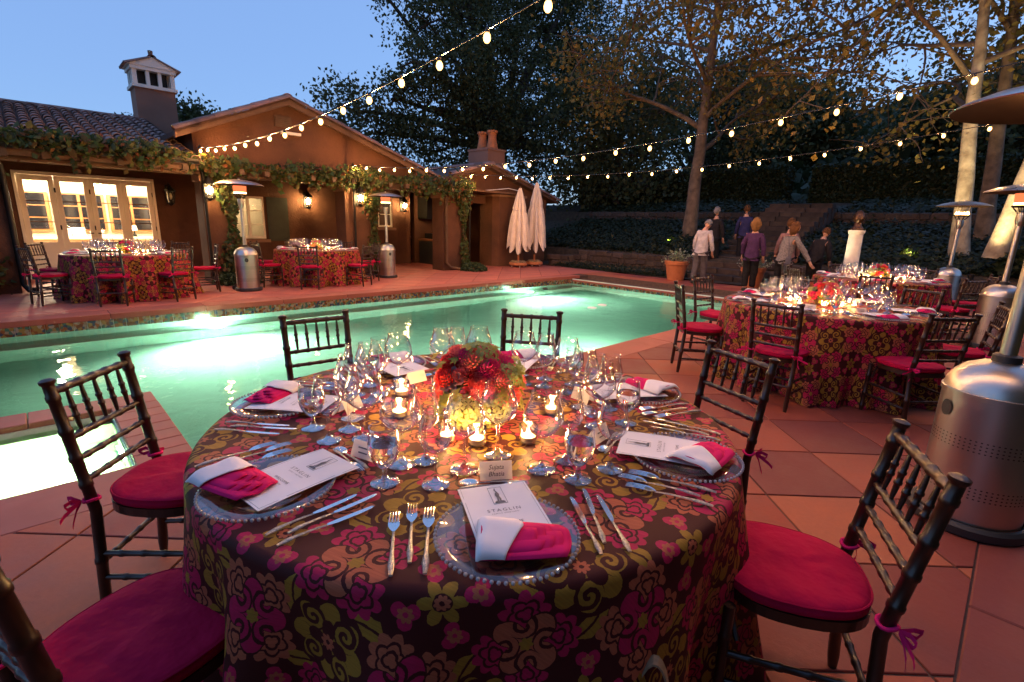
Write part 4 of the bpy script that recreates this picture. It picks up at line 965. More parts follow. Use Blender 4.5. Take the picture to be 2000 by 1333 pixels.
vine('climbing_vine','vine climbing the lantern pier nearest the white doors',[(3.26,12.33,.05),(3.3,12.33,1.0),(3.32,12.33,1.9),(3.2,12.33,2.5)],2400,(.14,.07,.12))
vine('climbing_vine','vine climbing the lantern pier behind the second heater',[(6.80,12.35,.05),(6.78,12.35,1.0),(6.72,12.33,1.8),(6.66,12.33,2.5)],1900,(.13,.07,.12))
vine('climbing_vine','vine with flowers climbing the pier beside the pavilion opening',[(9.92,12.35,.05),(9.86,12.35,1.0),(9.82,12.33,1.8),(9.78,12.33,2.5)],1100,(.10,.06,.12))
vine('climbing_vine','vine on the corner pier beside the downpipe',[(-.75,12.35,.05),(-.70,12.35,1.2),(-.6,12.33,2.4)],2000,(.22,.08,.12))
def bush(label, loc, r, h, n, leaf, size=.06, name='shrub'):
    t = thing(name,label,'plant',loc); P = nrg.normal(size=(n,3)); P /= np.linalg.norm(P,axis=1)[:,None]; P *= nrg.uniform(.6,1,n)[:,None]**.5; P[:,2] = np.abs(P[:,2]); P *= [r,r,h]
    V,F = quadcloud(P,size,'foliage',nrm=np.array([0,0,.6])); npobj('foliage',V,F,leaf,t)
    w = MB(); [w.tube([(0,0,0),(rnd.gauss(0,r*.3),rnd.gauss(0,r*.3),h*.7)],.006,4) for k in range(6)]; w.build('stem','wood_dark',t); return t
bush('low grey green shrub at the foot of the pier beside the pavilion',(9.98,12.0,0),.42,.26,900,'leaf_bush')
bush('low shrub at the foot of the vine pier near the white doors',(3.25,12.1,0),.5,.24,900,'leaf_bush')
bush('low shrub at the foot of the vine pier behind the second heater',(6.9,12.15,0),.3,.22,400,'leaf_bush')
bush('dark shrub behind the corner pier downpipe',(-.9,12.1,0),.4,.9,1300,'leaf_vine')
bush('leafy weed in the bed beside the big steel heater',(2.35,-.86,0),.18,.2,120,'leaf_bush',.05)
bush('small sprawling plant at the patio border edge',(1.95,-.62,0),.12,.12,60,'leaf_bush',.045)
bush('dark shrub beside the leaning pale trunk',(15.7,-.3,.7),.8,.7,1500,'leaf_ivy',.1)
# plants lit by garden spotlights
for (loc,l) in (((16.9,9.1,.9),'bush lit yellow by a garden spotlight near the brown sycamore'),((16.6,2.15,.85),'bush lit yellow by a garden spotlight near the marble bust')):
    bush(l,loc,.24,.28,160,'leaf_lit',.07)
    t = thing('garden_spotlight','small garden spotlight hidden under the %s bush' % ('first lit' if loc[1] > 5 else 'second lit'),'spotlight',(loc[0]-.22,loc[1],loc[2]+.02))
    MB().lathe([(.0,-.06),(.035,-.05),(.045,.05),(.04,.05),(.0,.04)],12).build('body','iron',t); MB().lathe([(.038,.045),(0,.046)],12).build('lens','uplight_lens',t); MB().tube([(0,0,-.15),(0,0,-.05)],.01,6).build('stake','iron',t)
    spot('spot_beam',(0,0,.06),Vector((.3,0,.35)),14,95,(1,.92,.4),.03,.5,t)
def uplight(loc, target, power, label, ang=55, col=(1,.80,.42)):
    t = thing('garden_spotlight',label,'spotlight',loc); MB().lathe([(.0,-.06),(.05,-.05),(.06,.06),(.055,.06),(.0,.05)],14).build('body','iron',t); MB().lathe([(.05,.055),(0,.056)],14).build('lens','uplight_lens',t); MB().tube([(0,0,-.2),(0,0,-.05)],.012,6).build('stake','iron',t)
    spot('spot_beam',(0,0,.08),Vector(target)-Vector(loc),power,ang,col,.04,.6,t)
uplight((15.9,1.5,.85),(17.0,1.8,4.4),130,'garden spotlight at the foot of the pale sycamore')
uplight((14.7,.75,.62),(16.1,.2,3.6),300,'garden spotlight at the foot of the leaning pale trunk',70)
uplight((12.9,3.6,.12),(13.5,2.8,1.7),38,'garden spotlight aimed at the marble bust',40,(1,.95,.55))
# terracotta pots
def pot(loc, h, r, label, leaf):
    t = thing('plant_pot',label,'plant pot',loc)
    MB().lathe([(0,0),(r*.68,0),(r*.9,h*.78),(r*1.0,h*.79),(r*1.02,h*.86),(r*.99,h*.87),(r*1.02,h*.95),(r*1.0,h),(r*.88,h),(r*.85,h*.9),(0,h*.9)],28).build('pot','terracotta_pot',t,True,50)
    n = 420; P = nrg.normal(size=(n,3))*[r*.5,r*.5,.10]+[0,0,h+.10]; P[:,2] = np.maximum(P[:,2],h*.92); V,F = quadcloud(P,.05,'plant',nrm=np.array([0,0,.5])); npobj('plant',V,F,leaf,t)
    n = 60; P = nrg.normal(size=(n,3))*[r*.25,r*.25,.2]+[0,0,h+.38]; V,F = quadcloud(P,.05,'tall_stems'); npobj('tall_stems',V,F,'leaf_ivy',t)
pot((13.55,7.05,0),.56,.34,'large terracotta pot with white flowers beside the path','leaf_white')
pot((13.85,5.0,0),.52,.31,'terracotta pot with grey foliage hidden behind the purple jacket','leaf_white')
# ================================================================== chairs
def bamboo(mb, p0, p1, r, rings, n=10, rw=.006, bulge=1.22):
    p0, p1 = Vector(p0), Vector(p1); L = (p1-p0).length; pts = []; rad = []
    st = [(0,r)]
    for s in rings: d = rw/L; st += [(s-2*d,r),(s-d,r*bulge),(s+d,r*bulge),(s+2*d,r)]
    st.append((1,r)); st.sort()
    for s, q in st: pts.append(p0.lerp(p1,min(1,max(0,s)))); rad.append(q)
    mb.tube(pts, rad, n); return mb
def spindle(mb, p0, p1):
    p0, p1 = Vector(p0), Vector(p1); st = [(0,.0055),(.30,.0085),(.36,.0085),(.38,.0115),(.42,.0115),(.44,.009),(.56,.009),(.58,.0115),(.62,.0115),(.64,.0085),(.70,.0085),(1,.0055)]
    mb.tube([p0.lerp(p1,s) for s,_ in st],[r for _,r in st],8)
def cushion_outline(n=48, e=0.0):
    P = []
    for k in range(n):
        a = 2*pi*k/n; c, s = math.cos(a), math.sin(a); p = 2.9
        x = math.copysign(abs(c)**(2/p),c); y = math.copysign(abs(s)**(2/p),s); w = .205-.018*(1-y)*.5*1.0-(.016 if y < 0 else 0)*(-y)
        P.append((x*(w+e), y*(.20+e)))
    return P
from mathutils import noise as _noise
def make_chair():
    t = thing('chiavari_chair','x','chair')
    W = 'chair_wood'
    post = lambda s, z: (s*(.172+.012*(z/.92)), -.185-.0*z-(.075*((z-.43)/.49)**1.0 if z > .43 else .03*(.43-z)/.43), z)
    for s in (-1,1):
        mb = MB(); zs = [0,.05,.21,.215,.23,.235,.40,.43,.52,.525,.54,.545,.62,.625,.64,.645,.72,.725,.74,.745,.84,.845,.86,.865,.895,.90,.905,.915,.922]
        rd = []
        for z in zs:
            r = .0175+.001*(1-z)
            if any(abs(z-q) < .009 for q in (.2225,.5325,.6325,.7325,.8525)) and z in (.215,.23,.525,.54,.625,.64,.725,.74,.845,.86): r *= 1.18
            if z == .0: r = .014
            if z >= .905: r = {.905:.0225,.915:.0235,.922:.012}[z]
            rd.append(r)
        mb.tube([post(s,z) for z in zs], rd, 12).build('back_post',W,t,True,50)
        bamboo(MB(), (s*.188,.182,.415),(s*.192,.190,0), .0165, (.25,.62,.9), 10).build('leg',W,t,True,50)
    for z, r in ((.875,.0135),(.705,.0115),(.625,.0105),(.545,.0105)):
        a, b = post(-1,z), post(1,z); bamboo(MB(), a, b, r, (.14,.32,.5,.68,.86)).build('back_rail',W,t,True,50)
    for k in range(5):
        f = (k+1)/6; a = Vector(post(-1,.705)).lerp(Vector(post(1,.705)),f); b = Vector(post(-1,.868)).lerp(Vector(post(1,.868)),f)
        mb = MB(); spindle(mb,a,b); mb.build('spindle',W,t,True,50)
    for z in (.17,.27):
        bamboo(MB(), (-.19,.188,z),(.19,.188,z), .0105, (.2,.4,.6,.8)).build('stretcher',W,t,True,50)
        for s in (-1,1): bamboo(MB(), (s*.19,.188,z-.02),(s*.175,-.20,z-.02), .0105, (.2,.4,.6,.8)).build('stretcher',W,t,True,50)
    bamboo(MB(), (-.175,-.20,.21),(.175,-.20,.21), .0105, (.2,.4,.6,.8)).build('stretcher',W,t,True,50)
    o = cushion_outline(40,.0); mb = MB().prism([(x*.99,y*.99) for x,y in o],.405,.438); mb.build('seat',W,t)
    for s in (-1,1): MB().tube([(s*.185,.15,.30),(s*.15,.17,.36),(s*.11,.178,.405)],.008,6).build('corner_brace',W,t)
    # cushion: puffed disc with piping
    mb = MB(); n = 48; rings = [(.0,.486),(.12,.486),(.24,.486),(.36,.486),(.48,.486),(.60,.4855),(.70,.485),(.80,.484),(.88,.4825),(.94,.480),(.985,.476),(1.0,.470),(1.006,.460),(1.0,.446),(.97,.440)]
    oo = cushion_outline(n); 
    for f, z in rings:
        for k,(x,y) in enumerate(oo): q_ = Vector((x*f*9,y*f*9,0)); mb.v.append((x*f, y*f+.006, z+(.009*_noise.noise(q_)+.006*_noise.noise(q_*2.7))*(1-f**6)))
    for j in range(len(rings)-1):
        for k in range(n): k2=(k+1)%n; mb.f.append((j*n+k,j*n+k2,(j+1)*n+k2,(j+1)*n+k))
    cu = mb.build('cushion','cushion',t,True,None)
    pp = [(x*1.0,y*1.0+.006,.4735) for x,y in oo]; MB().tube(pp+[pp[0]],.0036,6,False).build('piping','piping',cu,True)
    for s in (-1,1):
        p = Vector(post(s,.475)); tb = MB().tube([p+Vector((.023*math.cos(a),.023*math.sin(a),.004*math.sin(2*a))) for a in np.linspace(0,2*pi,14)],.006,6)
        def strip(pts, w):
            vs = []; 
            for q in pts: vs += [(q[0],q[1],q[2]-w/2),(q[0],q[1],q[2]+w/2)]
            m2 = len(pts); tb.add(vs,[(2*i,2*i+1,2*i+3,2*i+2) for i in range(m2-1)])
        q = p+Vector((s*.02,-.02,0))
        strip([q,q+Vector((s*.02,-.015,.012)),q+Vector((s*.045,-.022,.008)),q+Vector((s*.035,-.02,-.012)),q+Vector((s*.004,-.004,-.006))],.014)
        strip([q,q+Vector((s*.0,-.03,.014)),q+Vector((s*-.012,-.055,.006)),q+Vector((s*-.004,-.04,-.012)),q],.014)
        strip([q,q+Vector((s*.012,-.012,-.03)),q+Vector((s*.02,-.02,-.065)),q+Vector((s*.032,-.018,-.085))],.015)
        strip([q,q+Vector((s*.03,-.01,-.012)),q+Vector((s*.06,-.015,-.022)),q+Vector((s*.085,-.01,-.03))],.015)
        tb.build('tie_bow','napkin_pink',t)
    return t
chair0 = make_chair(); _first = [True]
def place_chair(x, y, rz, label, group=None):
    if _first[0]:
        _first[0] = False; o = chair0; KIDS_ready = [len(c.children) for c in o.children]; o.location = (x,y,0); o.rotation_euler = (0,0,rz); o['label'] = label
        if group: o['group'] = group
        return o
    o = dup(chair0,(x,y,0),rz,label)
    if group: o['group'] = group
    elif 'group' in o: del o['group']
    return o
def seat_at(c, al, rho, label, group=None, twist=0):
    a = R(al); return place_chair(c[0]+rho*math.cos(a), c[1]+rho*math.sin(a), a+pi/2+R(twist), label, group)
# ================================================================== tables and cloths
RT = .915; TZ = .765
def cloth_mesh(seed):
    r = np.random.default_rng(seed); NT_, = (360,); th = np.linspace(0,2*pi,NT_,endpoint=False)
    k1 = 13; f = np.cos(k1*th+1.2*np.sin(2*th+seed)+.8*np.sin(3*th))*(.75+.25*np.sin(4*th+seed)); f2 = np.cos(2*k1*th+2.1*np.sin(th+seed))*.25
    rows = []; 
    for s in np.concatenate([np.linspace(.0,.86,9)]): rows.append((s*np.ones(NT_), np.zeros(NT_), s*np.ones(NT_)))
    for a in np.linspace(.0,pi/2,6)[0:]:
        rr = .895+.028*np.sin(a); zz = -.028*(1-np.cos(a)); rows.append((rr*np.ones(NT_), zz*np.ones(NT_), (.895+.028*a)*np.ones(NT_)))
    for q in np.linspace(.04,1,22):
        amp = .125*q**1.05; drop = .735*q; rr = .923+.035*q+amp*(f+f2*q)
        zz = -.028-drop*(1+.004*f)+(.008*np.sin(5*th) if q == 1 else 0)
        rows.append((rr, np.maximum(zz,-TZ+.006), (.895+.028*pi/2+drop)*np.ones(NT_)))
    V = []; UV = []
    for rr, zz, fl in rows:
        V.append(np.stack([rr*np.cos(th),rr*np.sin(th),zz],-1)); UV.append(np.stack([fl*np.cos(th),fl*np.sin(th)],-1))
    V = np.concatenate(V); UV = np.concatenate(UV); n = NT_; m = len(rows)
    I = np.arange(n*m).reshape(m,n); J = np.roll(I,-1,axis=1)
    F = np.stack([I[:-1],J[:-1],J[1:],I[1:]],-1).reshape(-1,4)[:, ::-1]
    me = npmesh('tablecloth', V, F[:, ::-1] if False else F, True)
    uvl = me.uv_layers.new(name='UVMap'); li = np.empty(len(me.loops),np.int32); me.loops.foreach_get('vertex_index',li); uvl.data.foreach_set('uv', UV[li].astype(np.float32).ravel())
    me.materials.append(MAT('brocade')); return me
CLOTH = [cloth_mesh(1), cloth_mesh(4)]
def table(c, where, rz=0, cm=0):
    t = thing('round_table','round folding table hidden under the brocade cloth %s' % where,'table',(c[0],c[1],0),rz)
    MB().lathe([(0,TZ-.012),(.88,TZ-.012),(.885,TZ-.02),(.88,TZ-.035),(0,TZ-.035)],48).build('tabletop','wood_beam',t)
    for k in range(4): MB().tube([(.5*math.cos(pi/4+pi/2*k),.5*math.sin(pi/4+pi/2*k),TZ-.035),(.55*math.cos(pi/4+pi/2*k),.55*math.sin(pi/4+pi/2*k),0)],.018,8).build('leg','steel',t)
    o = inst('tablecloth',CLOTH[cm],None,(c[0],c[1],TZ),(0,0,rz)); tag(o,'pink and gold brocade tablecloth draped over the round table %s' % where,'tablecloth')
MT = (1.121,1.332); RN = (5.67,1.33); RF = (9.97,1.62); T1 = (1.25,11.2); T2 = (4.8,11.45)
table(MT,'beside the spa',R(200),0); table(RN,'at the pool corner',R(30),1); table(RF,'below the marble bust',R(80),0); table(T1,'in front of the white doors',R(10),1); table(T2,'between the two house heaters',R(55),0)
SET = ['at the setting with the legible name card','at the setting beside the legible card, towards the spa','at the setting by the spa corner','at the poolside setting nearer the spa','at the poolside setting farther from the spa','at the setting nearest the neighbouring table','at the setting nearest the big steel heater']
SHORT = ['with the legible name card','beside the legible card towards the spa','by the spa corner','poolside, nearer the spa','poolside, farther from the spa','nearest the neighbouring table','nearest the big steel heater']
ANG = [-124.3,-175.7,132.9,83.0,32.0,-21.5,-69.5]
for (al,rho,tw,l) in ((180,1.06,18,'dark chiavari chair with pink cushion, next to the empty side of the spa table'),(134.9,1.17,5,'dark chiavari chair with pink cushion backing onto the spa'),(88.7,1.29,-3,'dark chiavari chair with its back to the pool, nearer the spa'),(35.3,1.22,2,'dark chiavari chair with its back to the pool corner'),(-20.6,1.08,0,'dark chiavari chair between the spa table and the pool corner table'),(-66.5,1.10,2,'dark chiavari chair with pink cushion beside the big steel heater')):
    seat_at(MT,al,rho,l,None,tw)
CHL = 'dark chair with pink cushion '
for al,rho,l in ((180,1.10,'at the pool corner table, backing onto the spa table'),(126,1.15,'with its back to the pool edge'),(76,1.2,'between the pool corner table and the garden path'),(25.7,1.2,'between the pool corner and far tables'),(-26,1.2,'backing onto the half hidden heater'),(-76,1.08,'at the pool corner table, backing onto the bed'),(-129,1.10,'at the pool corner table, nearest the big steel heater')): seat_at(RN,al,rho,CHL+l,None,rnd.uniform(-5,5))
for k,l in enumerate(('nearest the pool corner table','nearest the half hidden heater','nearest the planting bed','nearest the flame heater','nearest the marble pedestal','nearest the people','nearest the pool')): seat_at(RF,188+51.43*k,1.18+rnd.uniform(-.05,.05),CHL+'at the far table, '+l,None,rnd.uniform(-6,6))
for al,rho,l in ((-108,1.08,'backing onto the pool, nearer the downpipe'),(-62,1.08,'backing onto the pool, nearer the heater'),(-160,1.15,'beside the corner pier downpipe'),(148,1.15,'nearest the first door leaf'),(-5,1.15,'beside the vine pier'),(95,1.15,'backing onto the white doors'),(45,1.15,'between the table and the unlit lantern')): seat_at(T1,al,rho,CHL+l,None,rnd.uniform(-6,6))
for al,rho,l in ((-120,1.10,'backing onto the pool, nearer the first heater'),(-62,1.10,'backing onto the pool, nearer the second heater'),(-172,1.15,'just behind the first heater'),(140,1.15,'below the shuttered window'),(-12,1.15,'beside the second vine pier'),(90,1.15,'below the lit wall lantern'),(38,1.15,'in the loggia behind the second lantern pier')): seat_at(T2,al,rho,CHL+l,None,rnd.uniform(-6,6))
# ================================================================== tableware
def add_mat(me, m): me.materials.append(MAT(m)); return me
# glasses (thin blown shells)
def shell(prof, n=28): return add_mat(MB().lathe(prof,n).mesh('glass_shell',True,60),'glass')
FOOT = lambda r, s, h: [(0,.0),(r*.98,.0),(r,.0015),(r*.97,.003),(r*.5,.006),(.010,.012),(s,.022),(s*.9,h*.25),(s,h-.004)]
def bowl(h0, h1, rmax, rrim, belly=.42, k=14):
    P = []
    for i in range(k+1):
        s = i/k
        if s < belly: r = rmax*math.sin(pi/2*(s/belly))**.62
        else: q = (s-belly)/(1-belly); r = rmax+(rrim-rmax)*(q*q*(3-2*q))
        P.append((max(r,.004), h0+(h1-h0)*s))
    return P
GL = {
 'balloon_glass': shell(FOOT(.037,.0042,.088)+bowl(.088,.205,.0525,.036,.45)+[(.0368,.2055),(.0352,.2055)]),
 'wine_glass':    shell(FOOT(.034,.0040,.080)+bowl(.080,.188,.0405,.030,.42)+[(.0307,.1885),(.0293,.1885)]),
 'water_goblet':  shell(FOOT(.036,.0065,.036)+bowl(.036,.150,.0395,.034,.55)+[(.0347,.1505),(.0333,.1505)]),
}
_wp = [(r-.0012,z) for r,z in bowl(.036,.150,.0395,.034,.55) if z < .106]; WATER = add_mat(MB().lathe([(0,_wp[0][1]+.002)]+_wp[1:]+[(_wp[-1][0],.108),(0,.108)],28).mesh('water',True,40),'drinking_water')
GL['tall_wine_glass'] = shell(FOOT(.034,.0040,.085)+bowl(.085,.205,.038,.027,.40)+[(.0277,.2055),(.0263,.2055)])
GNAME = {'tall_wine_glass':'tall narrow wine glass','balloon_glass':'large balloon wine glass','wine_glass':'slim wine glass','water_goblet':'water goblet filled with water'}
def glass(kind, x, y, label, group=None, z=TZ+.001, water=None):
    t = thing(kind, label, 'glass', (x,y,z), rnd.uniform(0,6), group); t.scale = (1.10,)*3 if kind == 'water_goblet' else (1.14,1.14,1.16); inst('bowl_and_foot',GL[kind],t)
    if kind == 'water_goblet': inst('water',WATER,t)
    return t
# charger plates
def charger():
    t = thing('charger_plate','x','plate'); 
    MB().lathe([(0,.004),(.095,.004),(.105,.010),(.155,.016),(.160,.0155),(.16,.013),(.155,.012),(.105,.005),(.095,.001),(0,.001)],56).build('plate','charger_glass',t,True,60)
    mb = MB(); n = 72
    sp = MB().lathe([(0,-.0048),(.0034,-.0034),(.0048,0),(.0034,.0034),(0,.0048)],6)
    for k in range(n): a = 2*pi*k/n; mb.join(sp, Matrix.Translation((.1635*math.cos(a),.1635*math.sin(a),.0145)))
    mb.build('beaded_rim','bead_glass',t,True,None); return t
def text_mesh(body, size, shear=0, align='CENTER', space=1.0):
    cu = bpy.data.curves.new('t','FONT'); cu.body = body; cu.size = size; cu.shear = shear; cu.align_x = align; cu.extrude = 0; cu.resolution_u = 2; cu.space_character = space; cu.space_line = .9
    o = bpy.data.objects.new('t',cu); C.objects.link(o); bpy.context.view_layer.update(); me = bpy.data.meshes.new_from_object(o.evaluated_get(bpy.context.evaluated_depsgraph_get())); bpy.data.objects.remove(o); return me
MW, MH = .185, .285
def menu():
    t = thing('menu_card','x','menu'); mb = MB(); n = 8
    for j in range(n+1):
        y = -MH/2+MH*j/n; z = .004*math.sin(pi*j/n)
        for x in (-MW/2,MW/2): mb.v += [(x,y,z),(x,y,z+.0008)]
    for j in range(n):
        b = 4*j; mb.f += [(b+1,b+3,b+7,b+5),(b,b+4,b+6,b+2),(b,b+1,b+5,b+4),(b+2,b+6,b+7,b+3)]
    mb.f += [(0,2,3,1),(4*n,4*n+1,4*n+3,4*n+2)]; mb.build('card','paper',t)
    zz = .0056
    def tx(b, s, x, y, m, sp=1.0):
        me = text_mesh(b,s,0,'CENTER',sp); add_mat(me,m); o = inst('lettering',me,t,(x,y,zz-.0012*abs(y)/.1)); return o
    tx('STAGLIN',.017,0,.012,'ink_grey',1.35); tx('FAMILY VINEYARD',.0065,0,.001,'ink_grey',1.3); tx('WELCOME',.0125,0,-.040,'ink',1.15); tx('PHC Tasting',.0085,0,-.053,'ink_grey')
    e = MB(); x0, x1, y0, y1 = -.018,.018,.045,.122
    for (a,b,c,d) in ((x0,x1,y0,y0+.0008),(x0,x1,y1-.0008,y1),(x0,x0+.0008,y0+.0008,y1-.0008),(x1-.0008,x1,y0+.0008,y1-.0008)): e.box(a,b,c,d,zz-.0005,zz)
    o2 = .006
    for (a,b,c,d) in ((-MW/2+o2,MW/2-o2,-MH/2+o2,-MH/2+o2+.0006),(-MW/2+o2,-MW/2+o2+.0006,-MH/2+o2+.0006,MH/2-o2),(MW/2-o2-.0006,MW/2-o2,-MH/2+o2+.0006,MH/2-o2)): 
        for q in range(4):
            yy0 = c+(d-c)*q/4; yy1 = c+(d-c)*(q+1)/4; zf = .0013+.004*math.sin(pi*((yy0+yy1)/2+MH/2)/MH); e.box(a,b,yy0,yy1,zf-.0003,zf)
    e.build('border_lines','ink_grey',t)
    g = MB(); g.box(-.013,.013,.049,.055,zz-.0005,zz); g.box(-.010,.010,.055,.0575,zz-.0005,zz)
    fig = [(-.006,.0575),(-.004,.072),(-.0065,.084),(-.004,.094),(-.001,.098),(-.004,.108),(-.001,.117),(.001,.117),(.0,.108),(.003,.098),(.0055,.09),(.004,.078),(.006,.066),(.0045,.0575),(.001,.0575),(.0005,.07),(-.0015,.0575)]
    n = len(fig); g.add([(x,y,zz) for x,y in fig],[tuple(range(n))]); g.build('engraving','ink_grey',t); return t
def napkin():
    """hot pink linen folded in overlapping pleats, a white cuff turned back over one end"""
    t = thing('napkin','x','napkin')
    def sheet(name, m, fn, nu_, nv_, th):
        mb = MB()
        for j in range(nv_):
            for i in range(nu_): mb.v.append(fn(i/(nu_-1), j/(nv_-1)))
        for j in range(nv_-1):
            for i in range(nu_-1): a = j*nu_+i; mb.f.append((a,a+1,a+nu_+1,a+nu_))
        o = mb.build(name,m,t,True,None); md = o.modifiers.new('s','SOLIDIFY'); md.thickness = th; md.offset = 1; return o
    for k in range(5):
        def fn(u, s, k=k):
            x = -.095+(.200-.019*k)*u; half = (.070-.0035*k)*(1-.20*u**2); e = abs(2*s-1)
            x -= .016*e**2.2*u; y = -half+2*half*s
            z = .003+.0034*k+.010*(1-e**2.4)*(1-.55*u)+.0032*math.sin(11*s+2.1*k)*u-(.004*k*.8)*e**4
            return (x,y,max(z,.001+.0012*k))
        sheet('fold','napkin_pink',fn,11,11,.0026)
    def cuff(u, s):
        e = abs(2*s-1); tip = .045*max(0,1-abs(s-.62)/.6); x = -.103+(.060+tip)*u; half = .074*(1-.02*u); y = -half+2*half*s
        z = .020+.012*(1-e**2.2)*(1-.25*u)+.0026*math.sin(9*s+3*u)-.014*e**5; 
        if u < .12: z -= .012*(1-u/.12)
        return (x,y,max(z,.004))
    sheet('white_cuff','linen_white',cuff,13,13,.0018)
    return t
def handle_profile(mb, y0, y1, z=.004):
    st = [(0,.0042),(.10,.0058),(.2,.0078),(.28,.0066),(.38,.0048),(.7,.0034),(.78,.0044),(.84,.0030),(1,.0032)]
    vs = []; n = 8
    for s, r in st:
        y = y0+(y1-y0)*s; zz = z+.005*math.sin(pi*s)*.8
        for k in range(n): a = 2*pi*k/n; vs.append((r*math.cos(a), y, zz+r*.42*math.sin(a)))
    fs = [(j*n+k,j*n+(k+1)%n,(j+1)*n+(k+1)%n,(j+1)*n+k) for j in range(len(st)-1) for k in range(n)]+[tuple(range(n)),tuple(range((len(st)-1)*n,len(st)*n))[::-1]]
    mb.add(vs,fs)
def curve_plate(mb, outline_fn, ys, zfn, th=.0016):
    n = len(ys)
    for y in ys:
        w = outline_fn(y); z = zfn(y)
        for x in (-w,0,w): zz = z+(.0012 if x else 0); mb.v += [(x,y,zz),(x,y,zz+th)]
    b0 = len(mb.v)-6*n
    for j in range(n-1):
        b = b0+6*j
        for q in (0,2): mb.f += [(b+q+1,b+q+3,b+q+9,b+q+7),(b+q,b+q+6,b+q+8,b+q+2)]
        mb.f += [(b,b+1,b+7,b+6),(b+4,b+10,b+11,b+5)]
    e = b0+6*(n-1); mb.f += [(b0,b0+2,b0+3,b0+1),(b0+2,b0+4,b0+5,b0+3),(e,e+1,e+3,e+2),(e+2,e+3,e+5,e+4)]
def fork():
    t = thing('fork','x','fork'); h = MB(); handle_profile(h,-.11,.035); h.build('handle','silver_ornate',t,True,None)
    mb = MB(); zc = lambda y: .0035+.004*math.sin(pi*max(0,min(1,(y-.03)/.09)))
    curve_plate(mb, lambda y: .0032+.0098*min(1,max(0,(y-.034)/.016))**.7, np.linspace(.033,.064,6), zc)
    for k in range(4): 
        x = -.0102+.0068*k; pts = [(x,y,zc(y)+.0014) for y in np.linspace(.062,.112,6)]; mb.tube(pts,[.0022,.0022,.002,.0018,.0016,.0008],6)
    mb.build('tines','silver',t,True,40); return t
def knife():
    t = thing('knife','x','knife'); h = MB(); handle_profile(h,-.115,.0); h.build('handle','silver_ornate',t,True,None)
    mb = MB(); P = [(-.004,-.002),(.004,-.002),(.0062,.006),(.0085,.02),(.0088,.08),(.0066,.108),(.001,.118),(-.004,.112),(-.0052,.02)]
    mb.prism(P,.0045,.0062); mb.build('blade','silver',t); return t
def spoon():
    t = thing('spoon','x','spoon'); h = MB(); handle_profile(h,-.10,.028); h.build('handle','silver_ornate',t,True,None)
    mb = MB(); n = 16; m = 6; c = (0,.056)
    for j in range(m+1):
        s = j/m
        for k in range(n): a = 2*pi*k/n; mb.v.append((c[0]+.0165*s*math.cos(a), c[1]+.027*s*math.sin(a)*(1-.12*math.sin(a)), .001+.0065*s**2))
    for j in range(m):
        for k in range(n): k2=(k+1)%n; mb.f.append((j*n+k,j*n+k2,(j+1)*n+k2,(j+1)*n+k))
    o = mb.build('bowl','silver',t,True,None); md = o.modifiers.new('s','SOLIDIFY'); md.thickness = .0012; md.offset = 1; return t
def place_card(lines):
    t = thing('place_card','x','name card'); w, h = .092, .052
    mb = MB(); a = R(24)
    for s in (-1,1):
        y1 = s*h*math.sin(a); mb.add([(-w/2,y1,0),(w/2,y1,0),(w/2,0,h*math.cos(a)),(-w/2,0,h*math.cos(a))],[(0,1,2,3)])
    o = mb.build('card','thin_paper',t)
    if lines:
        for k, l in enumerate(lines):
            me = text_mesh(l,.0185,.28); add_mat(me,'ink'); q = .56-.36*k
            yy = -h*math.sin(a)*(1-q)-.0014*math.cos(a); zz = h*math.cos(a)*q+.0014*math.sin(a); inst('lettering',me,t,(0,yy,zz),(R(90)-a,0,0))
    else:
        for k in range(2): mb = MB().box(-.022+.004*k,.02-.003*k,-.0004,0,-.002,.002); o = mb.build('lettering','ink_grey',t,loc=(0,-h*math.sin(a)*(.4+.28*k)-.0009,h*math.cos(a)*(.6-.28*k)),); o.rotation_euler = (-a,0,0)
    return t
def votive():
    t = thing('votive_candle','x','candle')
    MB().lathe([(0,.003),(.025,.003),(.027,.006),(.030,.060),(.031,.0605),(.0315,.060),(.029,.002),(0,0)],24).build('glass_holder','glass',t,True,60)
    MB().lathe([(0,.022),(.0255,.022),(.0245,.0045),(0,.0045)],20).build('wax','wax',t,True,40)
    MB().lathe([(0,.022),(.003,.026),(.0055,.033),(.0035,.043),(0,.054)],10).build('flame','flame',t,True,None)
    point('candle_light',(0,0,.048),.8,(1,.52,.18),.010,t); return t
PROTO = {'charger_plate':charger(),'menu_card':menu(),'napkin':napkin(),'fork':fork(),'knife':knife(),'spoon':spoon(),'votive_candle':votive()}
_used = set()
def put(kind, loc, rz, label, group=None, sc=None):
    p = PROTO[kind]
    if kind not in _used:
        _used.add(kind); o = p; 
        for ch in [o]+list(o.children_recursive): KIDS[ch.name] = list(ch.children)
        o.location = loc; o.rotation_euler = (0,0,rz); o['label'] = label
    else: o = dup(p,loc,rz,label)
    if group: o['group'] = group
    elif 'group' in o: del o['group']
    if sc: o.scale = (sc,sc,sc)
    return o
def frame(c, al, r=.757):
    a = R(al); rz = a+pi/2; p = Vector((c[0]+r*math.cos(a), c[1]+r*math.sin(a), 0)); ex = Vector((math.cos(rz),math.sin(rz),0)); ey = Vector((-math.sin(rz),math.cos(rz),0))
    return lambda x, y, z=0: tuple(p+ex*x+ey*y+Vector((0,0,TZ+.001+z))), rz
PCM = None
